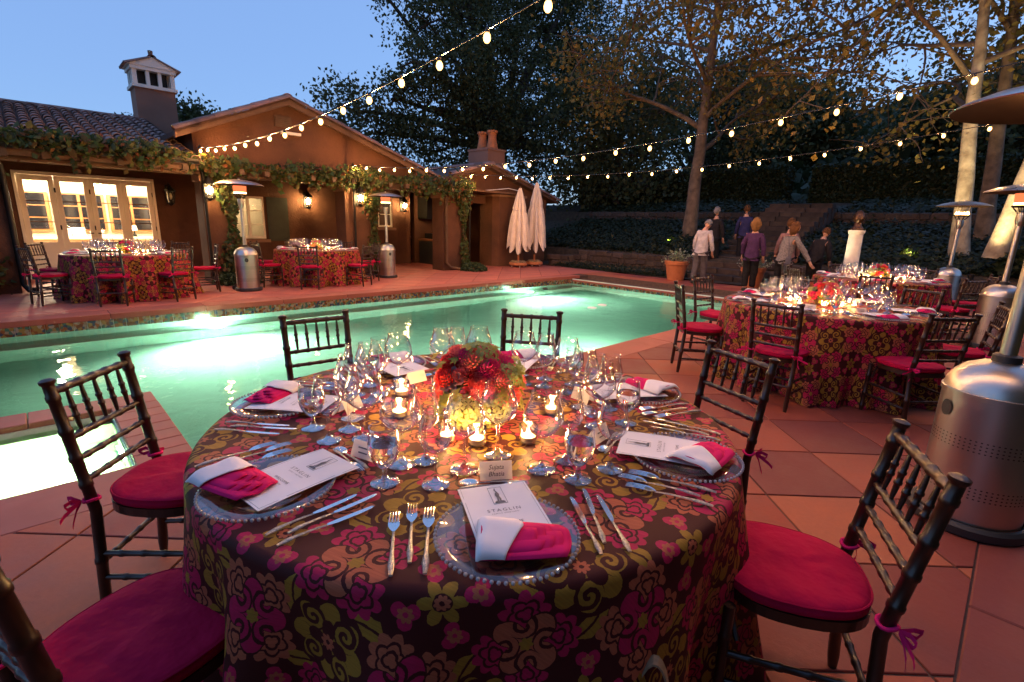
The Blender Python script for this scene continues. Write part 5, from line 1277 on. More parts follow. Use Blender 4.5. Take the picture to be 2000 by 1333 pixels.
for i, al in enumerate(ANG):
    L, rz = frame(MT, al); w = SET[i]; s = SHORT[i]; j = lambda q: rnd.uniform(-q,q)
    put('charger_plate', L(0,0), rz, 'clear charger plate with beaded rim '+w)
    mrot = [R(7),R(4),R(-3),R(8),R(-5),R(-10),R(6)][i]
    put('menu_card', L(.008,.065,.0165), rz+mrot, 'white printed menu card on the plate '+s)
    put('napkin', L((.03,-.06,-.05,0,.03,.02,0)[i],-.05+j(.01),.020), rz+[R(-8),R(12),R(-6),R(-25),R(20),R(14),R(-22)][i], 'pink napkin with white cuff '+w)
    for k,(fx,fy) in enumerate(((-.180,.018),(-.219,.048),(-.256,.015))): put('fork', L(fx+j(.004),fy,.001), rz+R(rnd.uniform(-3,3)), '%s silver fork by the plate %s' % (('innermost','middle','outermost')[k],s), None, (1.08,1.0,1.02)[k])
    for k,(fx,fy) in enumerate(((.192,.025),(.226,.062),(.262,.026))): put('knife', L(fx+j(.004),fy,.001), rz+R(rnd.uniform(-5,3)-2), '%s silver knife by the plate %s' % (('innermost','middle','outermost')[k],s))
    put('spoon', L(-.012,.243,.001), rz+R(88+rnd.uniform(-4,4)), 'silver dessert spoon above the plate '+s)
    put('fork', L(.0,.226,.001), rz+R(-91+rnd.uniform(-4,4)), 'silver dessert fork above the plate '+s, None, .85)
    pc = place_card(['Sujata','Bhatia'] if i == 0 else None); pc.location = L(.012,.285); pc.rotation_euler = (0,0,rz+R([0,14,-20,10,-12,18,-14][i])); pc['label'] = 'folded white place card '+s if i else 'folded white place card with two legible handwritten style words'
    pat = {0:((25,.572),(37,.59),(18.7,.473),(6,.345),(31,.47)),1:((19.4,.555),(34,.524),(17,.448),(41.6,.429),(24,.40)),2:((20,.568),(33,.525),(12,.443),(38,.42),(25,.45))}.get(i,((21,.565),(35,.54),(16,.455),(39,.43),(28,.46)))
    for k, (kind,(d,r)) in enumerate(zip(('water_goblet','wine_glass','balloon_glass','balloon_glass','tall_wine_glass'),pat)):
        a = R(al+d+(j(2) if i > 2 else 0)); q = r+(j(.012) if i > 2 else 0)
        glass(kind, MT[0]+q*math.cos(a), MT[1]+q*math.sin(a), GNAME[kind]+(' closer to the plate' if k == 2 else ' closer to the flowers' if k == 3 else '')+' '+s)
VOT = ((-.215,-.115),(-.02,-.297),(.235,-.175),(-.225,.165),(-.097,.356),(.25,.2),(.05,.30),(-.16,-.20))
for x,y in VOT: put('votive_candle',(MT[0]+x,MT[1]+y,TZ+.001),rnd.uniform(0,6),'lit votive candle in a glass cup near the spa table flowers','votive candles on the spa table')
# other tables: seven settings each
for c, nm, off in ((RN,'pool corner table',180),(RF,'table below the bust',188),(T1,'table before the white doors',-108),(T2,'table between the house heaters',-120)):
    for i in range(7):
        al = off+51.43*i; L, rz = frame(c, al)
        put('charger_plate', L(0,0), rz, 'clear charger plate on the '+nm, 'plates on the '+nm)
        put('menu_card', L(.008,.065,.0165), rz+R(rnd.uniform(-9,9)), 'white menu card on the '+nm, 'menus on the '+nm)
        put('napkin', L(.0,-.05,.020), rz+R(rnd.choice((0,175,20,160))), 'pink napkin with white cuff on the '+nm, 'napkins on the '+nm)
        if c is RN:
            for fx in (-.18,-.219,-.256): put('fork', L(fx,.02,.001), rz, 'silver fork on the '+nm,'forks on the '+nm)
            for fx in (.192,.226,.262): put('knife', L(fx,.03,.001), rz, 'silver knife on the '+nm,'knives on the '+nm)
        if c in (RN,RF):
            pc = place_card(None); pc.location = L(.012,.285); pc.rotation_euler = (0,0,rz); pc['label'] = 'folded white place card on the '+nm; pc['group'] = 'place cards on the '+nm
        for kind,(d,r) in zip(('water_goblet','wine_glass','balloon_glass','balloon_glass','tall_wine_glass'),((21,.565),(35,.54),(16,.455),(39,.43),(28,.46))):
            a = R(al+d+rnd.uniform(-3,3)); q = r+rnd.uniform(-.02,.02); glass(kind, c[0]+q*math.cos(a), c[1]+q*math.sin(a), GNAME[kind]+' on the '+nm, {'water_goblet':'water goblets','wine_glass':'slim glasses','balloon_glass':'balloon glasses','tall_wine_glass':'tall glasses'}[kind]+' on the '+nm)
    for k in range(8):
        a = 2*pi*k/8+.3; q = rnd.uniform(.20,.34); o = put('votive_candle',(c[0]+q*math.cos(a),c[1]+q*math.sin(a),TZ+.001),0,'lit votive candle in a glass cup on the '+nm,'votive candles on the '+nm)
# ================================================================== flower centrepieces
def petalball(R0, n, L, w, seed, up=True, tilt=.9):
    """pompon of scoop petals pointing outwards"""
    mb = MB(); g = random.Random(seed)
    for k in range(n):
        z = 1-(k+.5)/n*1.55; a = k*2.39996; r = math.sqrt(max(0,1-z*z)); d = Vector((r*math.cos(a),r*math.sin(a),z)); t = Vector((-math.sin(a),math.cos(a),0)); b = d.cross(t)
        p = d*R0*.55; tip = d*R0*(1+g.uniform(-.05,.08)); l = p.lerp(tip,.7)
        mb.add([tuple(p),tuple(l+t*w+b*w*.15),tuple(tip+b*w*.5),tuple(l-t*w+b*w*.15),tuple(l-b*w*.55)],[(0,4,1),(0,3,4),(1,4,2),(4,3,2)])
    return mb
def rosette(n, R0, seed, cup=.6, wid=.42, rings=None):
    mb = MB()
    for k in range(n):
        f = (k+1)/n; a = k*2.39996; L = R0*(.25+.75*f); el = (1-f)*1.25*cup+.18; w = R0*wid*(.4+.6*f)
        d = Vector((math.cos(a),math.sin(a),0)); t = Vector((-math.sin(a),math.cos(a),0)); u = Vector((0,0,1))
        q = lambda s, x, lift=0: tuple(d*L*s*math.cos(el)+u*(L*s*math.sin(el)+lift)+t*x)
        mb.add([q(.05,0),q(.5,w*.5,.004),q(.85,w*.42,.004),q(1.02,0,.002),q(.85,-w*.42,.004),q(.5,-w*.5,.004),q(.55,0,-.004)],[(0,6,1),(1,6,2),(2,6,3),(3,6,4),(4,6,5),(5,6,0)])
    return mb
def rose(R0, seed):
    mb = MB(); g = random.Random(seed)
    for k in range(16):
        f = (k+1)/16; r = R0*(.12+.75*f); a0 = k*2.2; span = 1.7; h0 = -R0*.5*f; h1 = R0*(.62-.25*f); n = 6; vs = []
        for i in range(n+1):
            a = a0+span*(i/n-.5); e = 1-abs(i/n-.5)*.5
            for s, rr, z in ((0,r*.45,h0),(1,r*.85,(h0+h1)*.6),(2,r*(1.0+.12*f),h1*e)): vs.append((rr*math.cos(a),rr*math.sin(a),z))
        fs = [(3*i+j,3*i+j+3,3*i+j+4,3*i+j+1) for i in range(n) for j in range(2)]; mb.add(vs,fs)
    return mb
def hydra(R0, seed):
    mb = MB(); g = random.Random(seed)
    for k in range(34):
        z = 1-(k+.5)/34*1.4; a = k*2.39996; r = math.sqrt(max(0,1-z*z)); d = Vector((r*math.cos(a),r*math.sin(a),z)); t = d.orthogonal().normalized(); b = d.cross(t); c = d*R0*g.uniform(.88,1.05); q0 = g.uniform(0,1.5)
        for m in range(4):
            w = q0+pi/2*m; e = t*math.cos(w)+b*math.sin(w); f2 = d.cross(e); s = R0*.30
            mb.add([tuple(c),tuple(c+e*s*.7+f2*s*.5),tuple(c+e*s*1.1+d*s*.1),tuple(c+e*s*.7-f2*s*.5)],[(0,1,2,3)])
    return mb
def mapleleaf(s):
    ang = [-90,-55,-30,-5,15,35,60,75,90,105,120,145,165,185,210,235]; rad = [.15,.5,.42,.9,.55,.95,.5,.7,1.1,.7,.5,.95,.55,.9,.42,.5]
    vs = [(0,.1*s,.0)]+[(s*.5*r*math.cos(R(a)),s*.5*r*math.sin(R(a))+.1*s,-.12*s*abs(math.cos(R(a)))*r) for a,r in zip(ang,rad)]; n = len(ang)
    return MB().add(vs,[(0,1+i,1+(i+1)%n) for i in range(n)])
def petm(name, c, c2):
    def f():
        t = NT(name); co = t.co(); col = t.mix(t.math('MULTIPLY_ADD', t.noise(40,3,co), 2.0, -.5, clamp=True), c2, c)
        b = t.bsdf(Base_Color=col, Roughness=.65, Specular_IOR_Level=.2); tr = t.new('ShaderNodeBsdfTranslucent'); t.link(col, tr.inputs[0])
        mx = t.new('ShaderNodeMixShader'); mx.inputs[0].default_value = .42; t.link(b.outputs[0], mx.inputs[1]); t.link(tr.outputs[0], mx.inputs[2]); return t.done(mx.outputs[0])
    _DEF[name] = f
std('moss',(.05,.08,.02),.9,var=.3,vs=30,bump=.5)
petm('petal_magenta',(.86,.10,.28),(.72,.04,.18)); petm('petal_red',(.86,.08,.07),(.70,.03,.04)); petm('petal_coral',(.95,.30,.25),(.88,.14,.13)); petm('petal_green',(.45,.52,.20),(.30,.40,.12)); petm('succulent_grey',(.26,.32,.20),(.16,.22,.14)); petm('succulent_purple',(.42,.27,.29),(.30,.15,.17)); petm('petal_cream',(.50,.48,.22),(.34,.38,.12))
leafmat('maple', [(.34,.30,.03),(.48,.26,.03),(.26,.30,.04),(.55,.18,.03)], .4)
def one(mb, m, nm): me = mb.mesh(nm,False); me.materials.append(MAT(m)); return me
FL = {'dahlia_m':one(petalball(.040,150,.02,.0062,1),'petal_magenta','dahlia'),'dahlia_r':one(petalball(.038,130,.02,.0064,2),'petal_red','dahlia'),'dahlia_c':one(petalball(.042,170,.02,.0056,3),'petal_coral','dahlia'),
 'rose':one(rose(.036,4),'petal_coral','rose'),'rose_r':one(rose(.022,5),'petal_red','rosebud'),'suc_g':one(rosette(26,.042,6),'succulent_grey','succulent'),'suc_p':one(rosette(22,.046,7,.5,.5),'succulent_purple','succulent'),'hyd':one(hydra(.05,8),'petal_green','hydrangea'),'hyd_c':one(hydra(.05,9),'petal_cream','hydrangea'),'leaf':one(mapleleaf(.075),'maple','maple_leaf')}
FN = {'dahlia_m':'dahlia','dahlia_r':'dahlia','dahlia_c':'dahlia','rose':'rose','rose_r':'rosebud','suc_g':'succulent','suc_p':'succulent','hyd':'hydrangea','hyd_c':'hydrangea','leaf':'maple_leaf'}
def centrepiece(c, label, seed, rot=0, sc=1.0):
    g = random.Random(seed); t = thing('flower_centrepiece',label,'flowers',(c[0],c[1],TZ+.001),rot)
    MB().lathe([(0,0),(.07,0),(.10,.05),(.105,.085),(.095,.085),(0,.06)],28).build('bowl','wood_beam',t,True,40)
    MB().lathe([(.0,.19),(.06,.175),(.10,.13),(.115,.08),(.09,.06)],20).build('moss','moss',t,True,None)
    # (kind, azimuth in the camera-facing frame, elevation)
    lay = [('dahlia_m',10,72),('dahlia_r',150,55),('dahlia_r',205,48),('dahlia_m',300,48),('dahlia_m',350,45),('dahlia_m',60,50),('dahlia_c',285,18),('dahlia_c',325,8),('rose',215,10),('rose',190,28),('rose',160,20),('rose_r',262,14),('rose_r',275,38),('rose_r',250,52),('suc_p',235,28),('suc_g',242,4),('suc_g',120,35),('suc_g',165,48),('hyd',335,28),('hyd',20,25),('hyd_c',262,-12),('hyd_c',90,20),('hyd',60,10),('dahlia_c',0,15),('rose_r',345,12),('dahlia_r',105,10),('rose',40,0),('dahlia_m',130,5),('rose_r',228,48),('hyd_c',300,-10),('dahlia_c',270,62),('rose',255,40),('dahlia_m',240,68),('rose',310,62),('dahlia_c',200,65),('rose',180,45),('hyd',290,72),('dahlia_c',312,30),('rose',278,28),('dahlia_r',222,30)]
    for k,az,el in lay:
        a, e = R(az), R(el); d = Vector((math.cos(a)*math.cos(e),math.sin(a)*math.cos(e),math.sin(e))); p = Vector((0,0,.085))+Vector((d.x*.125,d.y*.125,d.z*.125)); 
        o = inst(FN[k],FL[k],t,p,d.to_track_quat('Z','Y').to_euler(),g.uniform(1.0,1.2))
    for k in range(44):
        a = g.uniform(0,2*pi); e = R(g.uniform(-28,15)) if k < 30 else R(g.uniform(20,80)); rr = g.uniform(.135,.175); d = Vector((math.cos(a)*math.cos(e),math.sin(a)*math.cos(e),math.sin(e)))
        p = Vector((0,0,.09))+d*rr; p.z = max(p.z,.02); o = inst('maple_leaf',FL['leaf'],t,p,(d+Vector((0,0,.5))).to_track_quat('Z','Y').to_euler(),g.uniform(.7,1.15)); o.rotation_euler.rotate_axis('Z',g.uniform(0,6))
    t.scale = (sc,)*3; return t
ROTC = -TH
centrepiece(MT,'round bouquet of red dahlias, roses and succulents on the spa table',3,ROTC,1.12)
centrepiece(RN,'round flower bouquet on the pool corner table',5,ROTC+1,.95); centrepiece(RF,'round flower bouquet on the table below the bust',6,ROTC+2,.95); centrepiece(T1,'round flower bouquet on the table before the white doors',7,2.6,.9); centrepiece(T2,'round flower bouquet on the table between the house heaters',8,4,.9)
# ================================================================== patio heaters
def heater(loc, rz, label, mode='orange', power=10):
    t = thing('patio_heater', label, 'heater', loc, rz, 'stainless patio heaters')
    MB().lathe([(0,0),(.235,0),(.25,.012),(.25,.05),(.235,.065),(.22,.066)],40).build('base','plastic_dark',t,True,35)
    for s in (-1,1): MB().lathe([(0,-.02),(.04,-.02),(.045,0),(.04,.02),(0,.02)],14).xf(Matrix.Rotation(pi/2,4,'Y')).build('wheel','rubber',t,True,35,loc=(s*.13,.25,.045))
    MB().lathe([(.212,.066),(.212,.70),(.219,.702),(.219,.722),(.212,.724)],48).build('tank_housing','brushed_steel',t,True,30)
    MB().lathe([(.212,.724),(.205,.76),(.185,.80),(.145,.84),(.09,.865),(.055,.872)],48).build('dome','brushed_steel',t,True,30)
    for a in (.9,.9+pi):
        mb = MB(); pts = []
        for k in range(16):
            w = 2*pi*k/16; an = a+.16*math.cos(w); z = .62+.042*math.sin(w); pts.append((.2165*math.cos(an),.2165*math.sin(an),z))
        mb.add(pts,[tuple(range(16))]); mb.build('hand_hole','plastic_dark',t)
    mb = MB()
    for band in (.44,.20):
        for r_ in range(4):
            for k in range(64): a = 2*pi*k/64; x,y = .2126*math.cos(a),.2126*math.sin(a); tx,ty = -math.sin(a)*.004,math.cos(a)*.004; z = band+.018*r_; mb.add([(x-tx,y-ty,z),(x+tx,y+ty,z),(x+tx,y+ty,z+.006),(x-tx,y-ty,z+.006)],[(0,1,2,3)])
    mb.build('vent_holes','plastic_dark',t)['kind'] = 'stuff'
    MB().lathe([(.056,.872),(.056,.905),(.045,.91),(.034,.912)],24).build('collar','plastic_dark',t,True,35)
    MB().lathe([(.033,.91),(.033,1.62),(.035,1.62)],24).build('pole','brushed_steel',t,True,35)
    MB().lathe([(.034,1.62),(.05,1.66),(.058,1.70),(.058,1.79),(.04,1.79)],20).build('valve_cover','brushed_steel',t,True,35)
    w = MB()
    for k in range(8): a = 2*pi*k/8; w.tube([(.058*math.cos(a),.058*math.sin(a),1.79),(.115*math.cos(a),.115*math.sin(a),1.86)],.006,5)
    w.build('burner_arms','iron',t)
    MB().lathe([(.0,1.855),(.122,1.86),(.128,1.875),(.118,1.885)],24).build('burner_plate','iron',t,True,35)
    if mode == 'orange':
        MB().lathe([(.110,1.886),(.112,1.915)],24).build('flame_ring','burner_flame',t); MB().lathe([(.112,1.915),(.118,2.03)],24).build('emitter_screen','burner_orange',t)
        point('heat_glow',(0,0,1.96),power,(1,.42,.14),.1,t)
    elif mode == 'flame':
        mb = MB()
        for k in range(14): a = 2*pi*k/14; mb.lathe([(0,0),(.016,.012),(.013,.03),(0,.055+.01*(k%3))],8,(.095*math.cos(a),.095*math.sin(a),1.886))
        mb.build('flame_ring','burner_flame',t); MB().lathe([(.112,1.89),(.118,2.03)],24).build('emitter_screen','iron',t) if False else None
        point('heat_glow',(0,0,1.97),power,(1,.55,.2),.1,t)
    else:
        MB().lathe([(.110,1.886),(.118,2.03)],24).build('emitter_screen','iron',t,True)
    for k in range(3): a = 2*pi*k/3+.5; MB().tube([(.10*math.cos(a),.10*math.sin(a),1.885),(.10*math.cos(a),.10*math.sin(a),2.06)],.005,6).build('strut','iron',t)
    hp = [(.425,2.045),(.43,2.05),(.40,2.068),(.32,2.10),(.22,2.125),(.10,2.143),(0,2.147)]
    MB().lathe(hp,56).build('hood','steel',t,True,60); MB().lathe([(0,2.142),(.10,2.138),(.22,2.12),(.32,2.095),(.40,2.062),(.424,2.045)],56).build('hood_underside','steel_dark_reflection',t,True,60)
    MB().lathe([(0,2.147),(.018,2.15),(.018,2.165),(0,2.168)],12).build('hood_nut','steel',t); return t
heater((3.10,10.85,0),.4,'steel patio heater with glowing orange burner beside the table before the white doors','orange',9)
heater((6.7,11.6,0),.5,'steel patio heater with glowing orange burner beside the second vine pier','orange',9)
heater((13.2,1.02,0),.4,'steel patio heater with open flames in front of the pale sycamore','flame',16)
heater((9.25,.13,0),.3,'steel patio heater with orange burner half hidden behind the big heater','orange',9)
heater((3.40,-.03,0),R(128)-.9+pi,'large steel patio heater standing closest to the spa table','orange',9)
# ================================================================== folded parasols
def parasol(loc, rz, h, label, seed):
    t = thing('folded_parasol', label, 'parasol', loc, rz, 'folded parasols'); g = random.Random(seed)
    MB().tube([(0,0,.12),(0,0,h-.05)],.024,12).build('pole','wood_beam',t,True,None)
    n = 128; rows = 26; zt = h-.06; vs = []
    prof = lambda s: .02+.16*s**.85+.03*math.sin(pi*s) if s < .55 else .02+.16*s**.85+.03*math.sin(pi*s)+.02*(s-.55)
    for j in range(rows+1):
        s = j/rows
        for k in range(n):
            a = 2*pi*k/n; pl = abs(math.sin(4*a+.3*math.sin(a+seed))); pl2 = math.sin(16*a+2*math.sin(3*a))*.05
            r = 1.95*prof(s)*(.50+.62*pl**.8+pl2*s+.06*math.sin(3*a+seed+s*2))
            L = (h-.06)*(.66+.14*pl+.03*math.sin(2*a+seed)); z = zt-L*s
            if .34 < s < .42: r *= .93
            vs.append((r*math.cos(a),r*math.sin(a),z))
    fs = [(j*n+k,(j+1)*n+k,(j+1)*n+(k+1)%n,j*n+(k+1)%n) for j in range(rows) for k in range(n)]
    MB().add(vs,fs).build('canopy','canvas',t,True,None)
    zz = zt-(h-.06)*.73*.38; rr = prof(.38)*1.9; MB().tube([(rr*math.cos(a),rr*math.sin(a),zz+.02*math.sin(a)) for a in np.linspace(0,2*pi,24)],.010,6,False).build('tie_strap','canvas',t,True)
    MB().lathe([(.028,h-.08),(.03,h-.03),(.014,h-.02),(.018,h),(.0,h+.02)],14).build('finial','wood_beam',t,True)
    MB().lathe([(.0,.07),(.30,.07),(.32,.10),(.30,.17),(.28,.17),(.26,.12),(0,.12)],28).build('base_tray','terracotta_pot',t,True,40)
    MB().tube([(0,0,.12),(0,0,.42)],.034,12).build('base_tube','terracotta_pot',t)
    for k in range(4): a = pi/4+pi/2*k; MB().lathe([(0,-.012),(.03,-.012),(.034,0),(.03,.012),(0,.012)],12).xf(Matrix.Rotation(pi/2,4,'X')).build('caster','paper',t,loc=(.22*math.cos(a),.22*math.sin(a),.034))
    for k in range(4):
        a = pi/2*k+.4; o = MB().lathe([(0,.10),(.07,.095),(.12,.06),(.13,.03),(.10,.0),(0,0)],14).build('sand_bag','burlap',t,True,None,loc=(.16*math.cos(a),.16*math.sin(a),.14),rz=a); o.scale = (1,1.15,1)
    return t
parasol((12.18,12.25,0),.3,2.70,'folded cream parasol in front of the pavilion column',1)
parasol((13.02,12.28,0),1.2,2.94,'taller folded cream parasol beside the pavilion end wall',2)
# ================================================================== string lights
def pole(x, y, h, label):
    t = thing('light_pole',label,'pole',(x,y,0)); MB().tube([(0,0,0),(0,0,h)],.028,10).build('post','iron',t,True,40); MB().lathe([(.09,0),(.09,.012),(.03,.03)],16).build('foot','iron',t); MB().tube([(0,0,h),(0,-.03,h+.03),(0,-.05,h)],.006,6).build('hook','iron',t)
BULB = add_mat(MB().lathe([(0,-.098),(.014,-.094),(.0265,-.078),(.030,-.060),(.026,-.040),(.016,-.022),(.013,-.015)],12).mesh('bulb',True,None),'bulb_glass')
CORE = add_mat(MB().lathe([(0,-.074),(.009,-.070),(.0135,-.060),(.011,-.048),(0,-.042)],10).mesh('filament',True,None),'bulb_core')
SOCK = add_mat(MB().lathe([(.0155,-.03),(.017,-.005),(.012,.012),(.006,.02),(0,.022)],10).mesh('socket',True,None),'plastic_dark')
def lights(label, f, n, extra):
    """f(s) gives the wire at bulb index s"""
    p0 = Vector(f(0)); t = thing('string_lights',label,'string lights',tuple(p0)); pts = [Vector(f(s))-p0+Vector((0,0,.01)) for s in np.linspace(-.35,n-1+extra,(n+extra)*4)]
    MB().tube(pts,.0065,6).build('wire','plastic_dark',t,True)
    for k in range(n+int(extra)):
        p = Vector(f(k))-p0; dz = (-.012,.03)[k%2]*.4; g = rnd.uniform(-.12,.12)
        s = inst('socket',SOCK,t,p+Vector((0,0,dz)),(g,g*.5,0)); b = inst('bulb',BULB,t,p+Vector((0,0,dz)),(g,g*.5,0),.95); inst('filament',CORE,b)
def run(u0, du, dv, z0, dz, sag, n): return lambda s: (u0+du*s/(n-1), 12.3+dv*s/(n-1), z0+.06+dz*s/(n-1)-4*sag*(s/(n-1))*(1-s/(n-1)))
lights('string of bulbs starting at the pole nearest the white doors', run(2.838,-.191,-9.845,2.754,.094,.241,17),17,5)
lights('string of bulbs starting at the pole on the second lantern pier', run(6.225,.831,-11.024,2.735,.186,.333,20),20,3)
lights('string of bulbs starting at the pavilion corner', run(10.068,1.711,-11.489,2.835,.396,.317,21),21,3)
pole(2.84,12.34,2.86,'dark light pole on the vine pier near the white doors'); pole(6.22,12.34,2.84,'dark light pole on the second lantern pier'); pole(10.07,12.34,2.94,'dark light pole at the pavilion corner')
pole(2.55,-.95,3.2,'dark light pole in the bed beside the near patio'); pole(7.2,-.62,3.3,'dark light pole in the bed near the pool corner table'); pole(12.05,-1.1,3.7,'dark light pole in the bed near the far table')
# ================================================================== bust on a pedestal
t = thing('pedestal','pale stone column pedestal carrying the bronze bust','pedestal',(13.5,2.76,0))
MB().lathe([(.0,0),(.20,0),(.20,.10),(.17,.13),(.155,.18),(.138,1.44),(.138,1.46),(.155,1.48),(.165,1.50),(.165,1.55),(.0,1.55)],28).build('column','marble',t,True,35)
MB().box(-.23,.23,-.23,.23,0,.06).build('plinth','marble',t)
def head_mesh(hair=False):
    n, m = 36, 28; vs = []
    for j in range(m+1):
        ph = pi*j/m-pi/2
        for k in range(n):
            th = 2*pi*k/n; x, y, z = math.cos(ph)*math.cos(th), math.cos(ph)*math.sin(th), math.sin(ph)
            X, Y, Z = x*.080, y*.098, z*.122
            fr = max(0,-y)   # face towards -y
            if z < -.2: X *= 1-.30*(-z-.2); Y *= 1-.12*(-z-.2)
            nose = math.exp(-((x/.16)**2+((z+.12)/.22)**2))*fr; Y -= .026*nose
            brow = math.exp(-((z-.17)/.09)**2)*fr*(abs(x)<.7); Y -= .006*brow
            for s in (-1,1): Y += .012*math.exp(-(((x-s*.34)/.15)**2+((z-.04)/.10)**2))*fr
            Y -= .008*math.exp(-((x/.25)**2+((z+.42)/.07)**2))*fr-.006*math.exp(-((x/.25)**2+((z+.50)/.03)**2))*fr
            Y -= .014*math.exp(-((x/.25)**2+((z+.75)/.16)**2))*fr
            for s in (-1,1): X += s*.014*math.exp(-(((y-.12)/.13)**2+((z+.06)/.2)**2))*max(0,s*x)
            vs.append((X,Y,Z))
    fs = [(j*n+k,j*n+(k+1)%n,(j+1)*n+(k+1)%n,(j+1)*n+k) for j in range(m) for k in range(n)]
    return MB().add(vs,fs)
t = thing('bust','dark bronze head sculpture on the stone pedestal','sculpture',(13.5,2.76,1.551),R(-75))
hm = head_mesh(); hm.xf(Matrix.Diagonal((1.25,1.25,1.25,1))); 
b = hm.build('head','bronze',t,True,None,loc=(0,0,.265))
g = MB(); hs = [(x*1.08,y*1.06+.012,z*1.05+.006) for x,y,z in hm.v]; 
MB().lathe([(.0,0),(.11,0),(.13,.03),(.10,.06),(.075,.10),(.07,.16)],20).build('neck','bronze',t,True,None)
hv = [p for p in hs]; keep = [f for f in hm.f if all(hv[i][1] > -.035 or hv[i][2] > .075 for i in f)]; g.add(hv,keep); g.build('hair','bronze',t,True,None,loc=(0,0,.265))
# ================================================================== things floating on the pool
for (x,y) in ((8.35,6.15),(8.85,6.25)):
    o = MB().lathe([(0,.012),(.085,.012),(.10,.004),(.10,-.012),(0,-.015)],20).build('float_disc','paper',None,True,loc=(x,y,WZ+.004)); tag(o,'white round float drifting on the pool','pool float','white floats on the pool')
o = MB().lathe([(0,.05),(.05,.045),(.07,.02),(.07,-.03),(0,-.04)],16).build('chlorine_float','petal_green',None,True,loc=(9.75,8.75,WZ)); o.data.materials[0] = MAT('float_blue') if 'float_blue' in _DEF else MAT('plastic_dark'); tag(o,'small blue float near the underwater lamp by the parasols','pool float')
leafm = FL['leaf']
o = inst('fallen_leaf',leafm,None,(9.6,4.9,WZ+.012),(0,0,1),1.1); tag(o,'yellow maple leaf floating on the pool','leaf')
for k in range(16): o = inst('fallen_leaf',leafm,None,(rnd.uniform(1.6,3.2),-.74+abs(rnd.gauss(0,.12)),.012),(rnd.uniform(-.2,.2),rnd.uniform(-.2,.2),rnd.uniform(0,6)),rnd.uniform(.25,.5)); tag(o,'small fallen leaf on the border stones by the big heater','leaf','fallen leaves on the border stones')
# ================================================================== handbag with strap under the table edge
t = thing('handbag','dark handbag with beige strap on the floor by the spa table','bag',(.868,.402,0),R(118))
mb = MB().bbox(-.12,.12,-.045,.045,0,.36,.02); mb.build('body','plastic_dark',t,True,30); 
mb = MB(); pts = []
for a in np.linspace(0,pi,14):
    c_ = Vector((-.045*math.cos(a),0,.35+.19*math.sin(a))); mb.v += [(c_.x,-.014,c_.z),(c_.x,.014,c_.z),(c_.x*.90,.014,c_.z-.005),(c_.x*.90,-.014,c_.z-.005)]
for i in range(13): b_ = 4*i; mb.f += [(b_+k,b_+(k+1)%4,b_+4+(k+1)%4,b_+4+k) for k in range(4)]
mb.build('strap','burlap',t,True)
# ================================================================== people
def skin_body(name, verts, edges, radii, m, parent, root=0, sub=2):
    me = bpy.data.meshes.new(name); me.from_pydata(verts, edges, []); o = bpy.data.objects.new(name, me); C.objects.link(o)
    md = o.modifiers.new('skin','SKIN'); md.use_smooth_shade = True
    for i, r in enumerate(radii): sv = me.skin_vertices[0].data[i]; sv.radius = r if hasattr(r,'__len__') else (r,r); sv.use_root = (i == root)
    s = o.modifiers.new('sub','SUBSURF'); s.levels = s.render_levels = sub
    bpy.context.view_layer.update(); ev = o.evaluated_get(bpy.context.evaluated_depsgraph_get()); nm = bpy.data.meshes.new_from_object(ev); bpy.data.objects.remove(o)
    
    if m.startswith(('shirt','trousers')):   # creases in the cloth
        from mathutils import noise as _n
        for v in nm.vertices: q = v.co*9; v.co += v.normal*(.016*_n.noise(Vector((q.x,q.y,q.z*.55)))+.008*_n.noise(q*2.3))
    nm.polygons.foreach_set('use_smooth',[True]*len(nm.polygons)); nm.materials.clear(); nm.materials.append(MAT(m)); q = bpy.data.objects.new(name,nm); C.objects.link(q); q.parent = parent; return q
def chain(V, E, Rr, pts, rad, start=None):
    prev = start
    for p, r in zip(pts, rad):
        V.append(tuple(p)); Rr.append(r); i = len(V)-1
        if prev is not None: E.append((prev,i))
        prev = i
    return prev
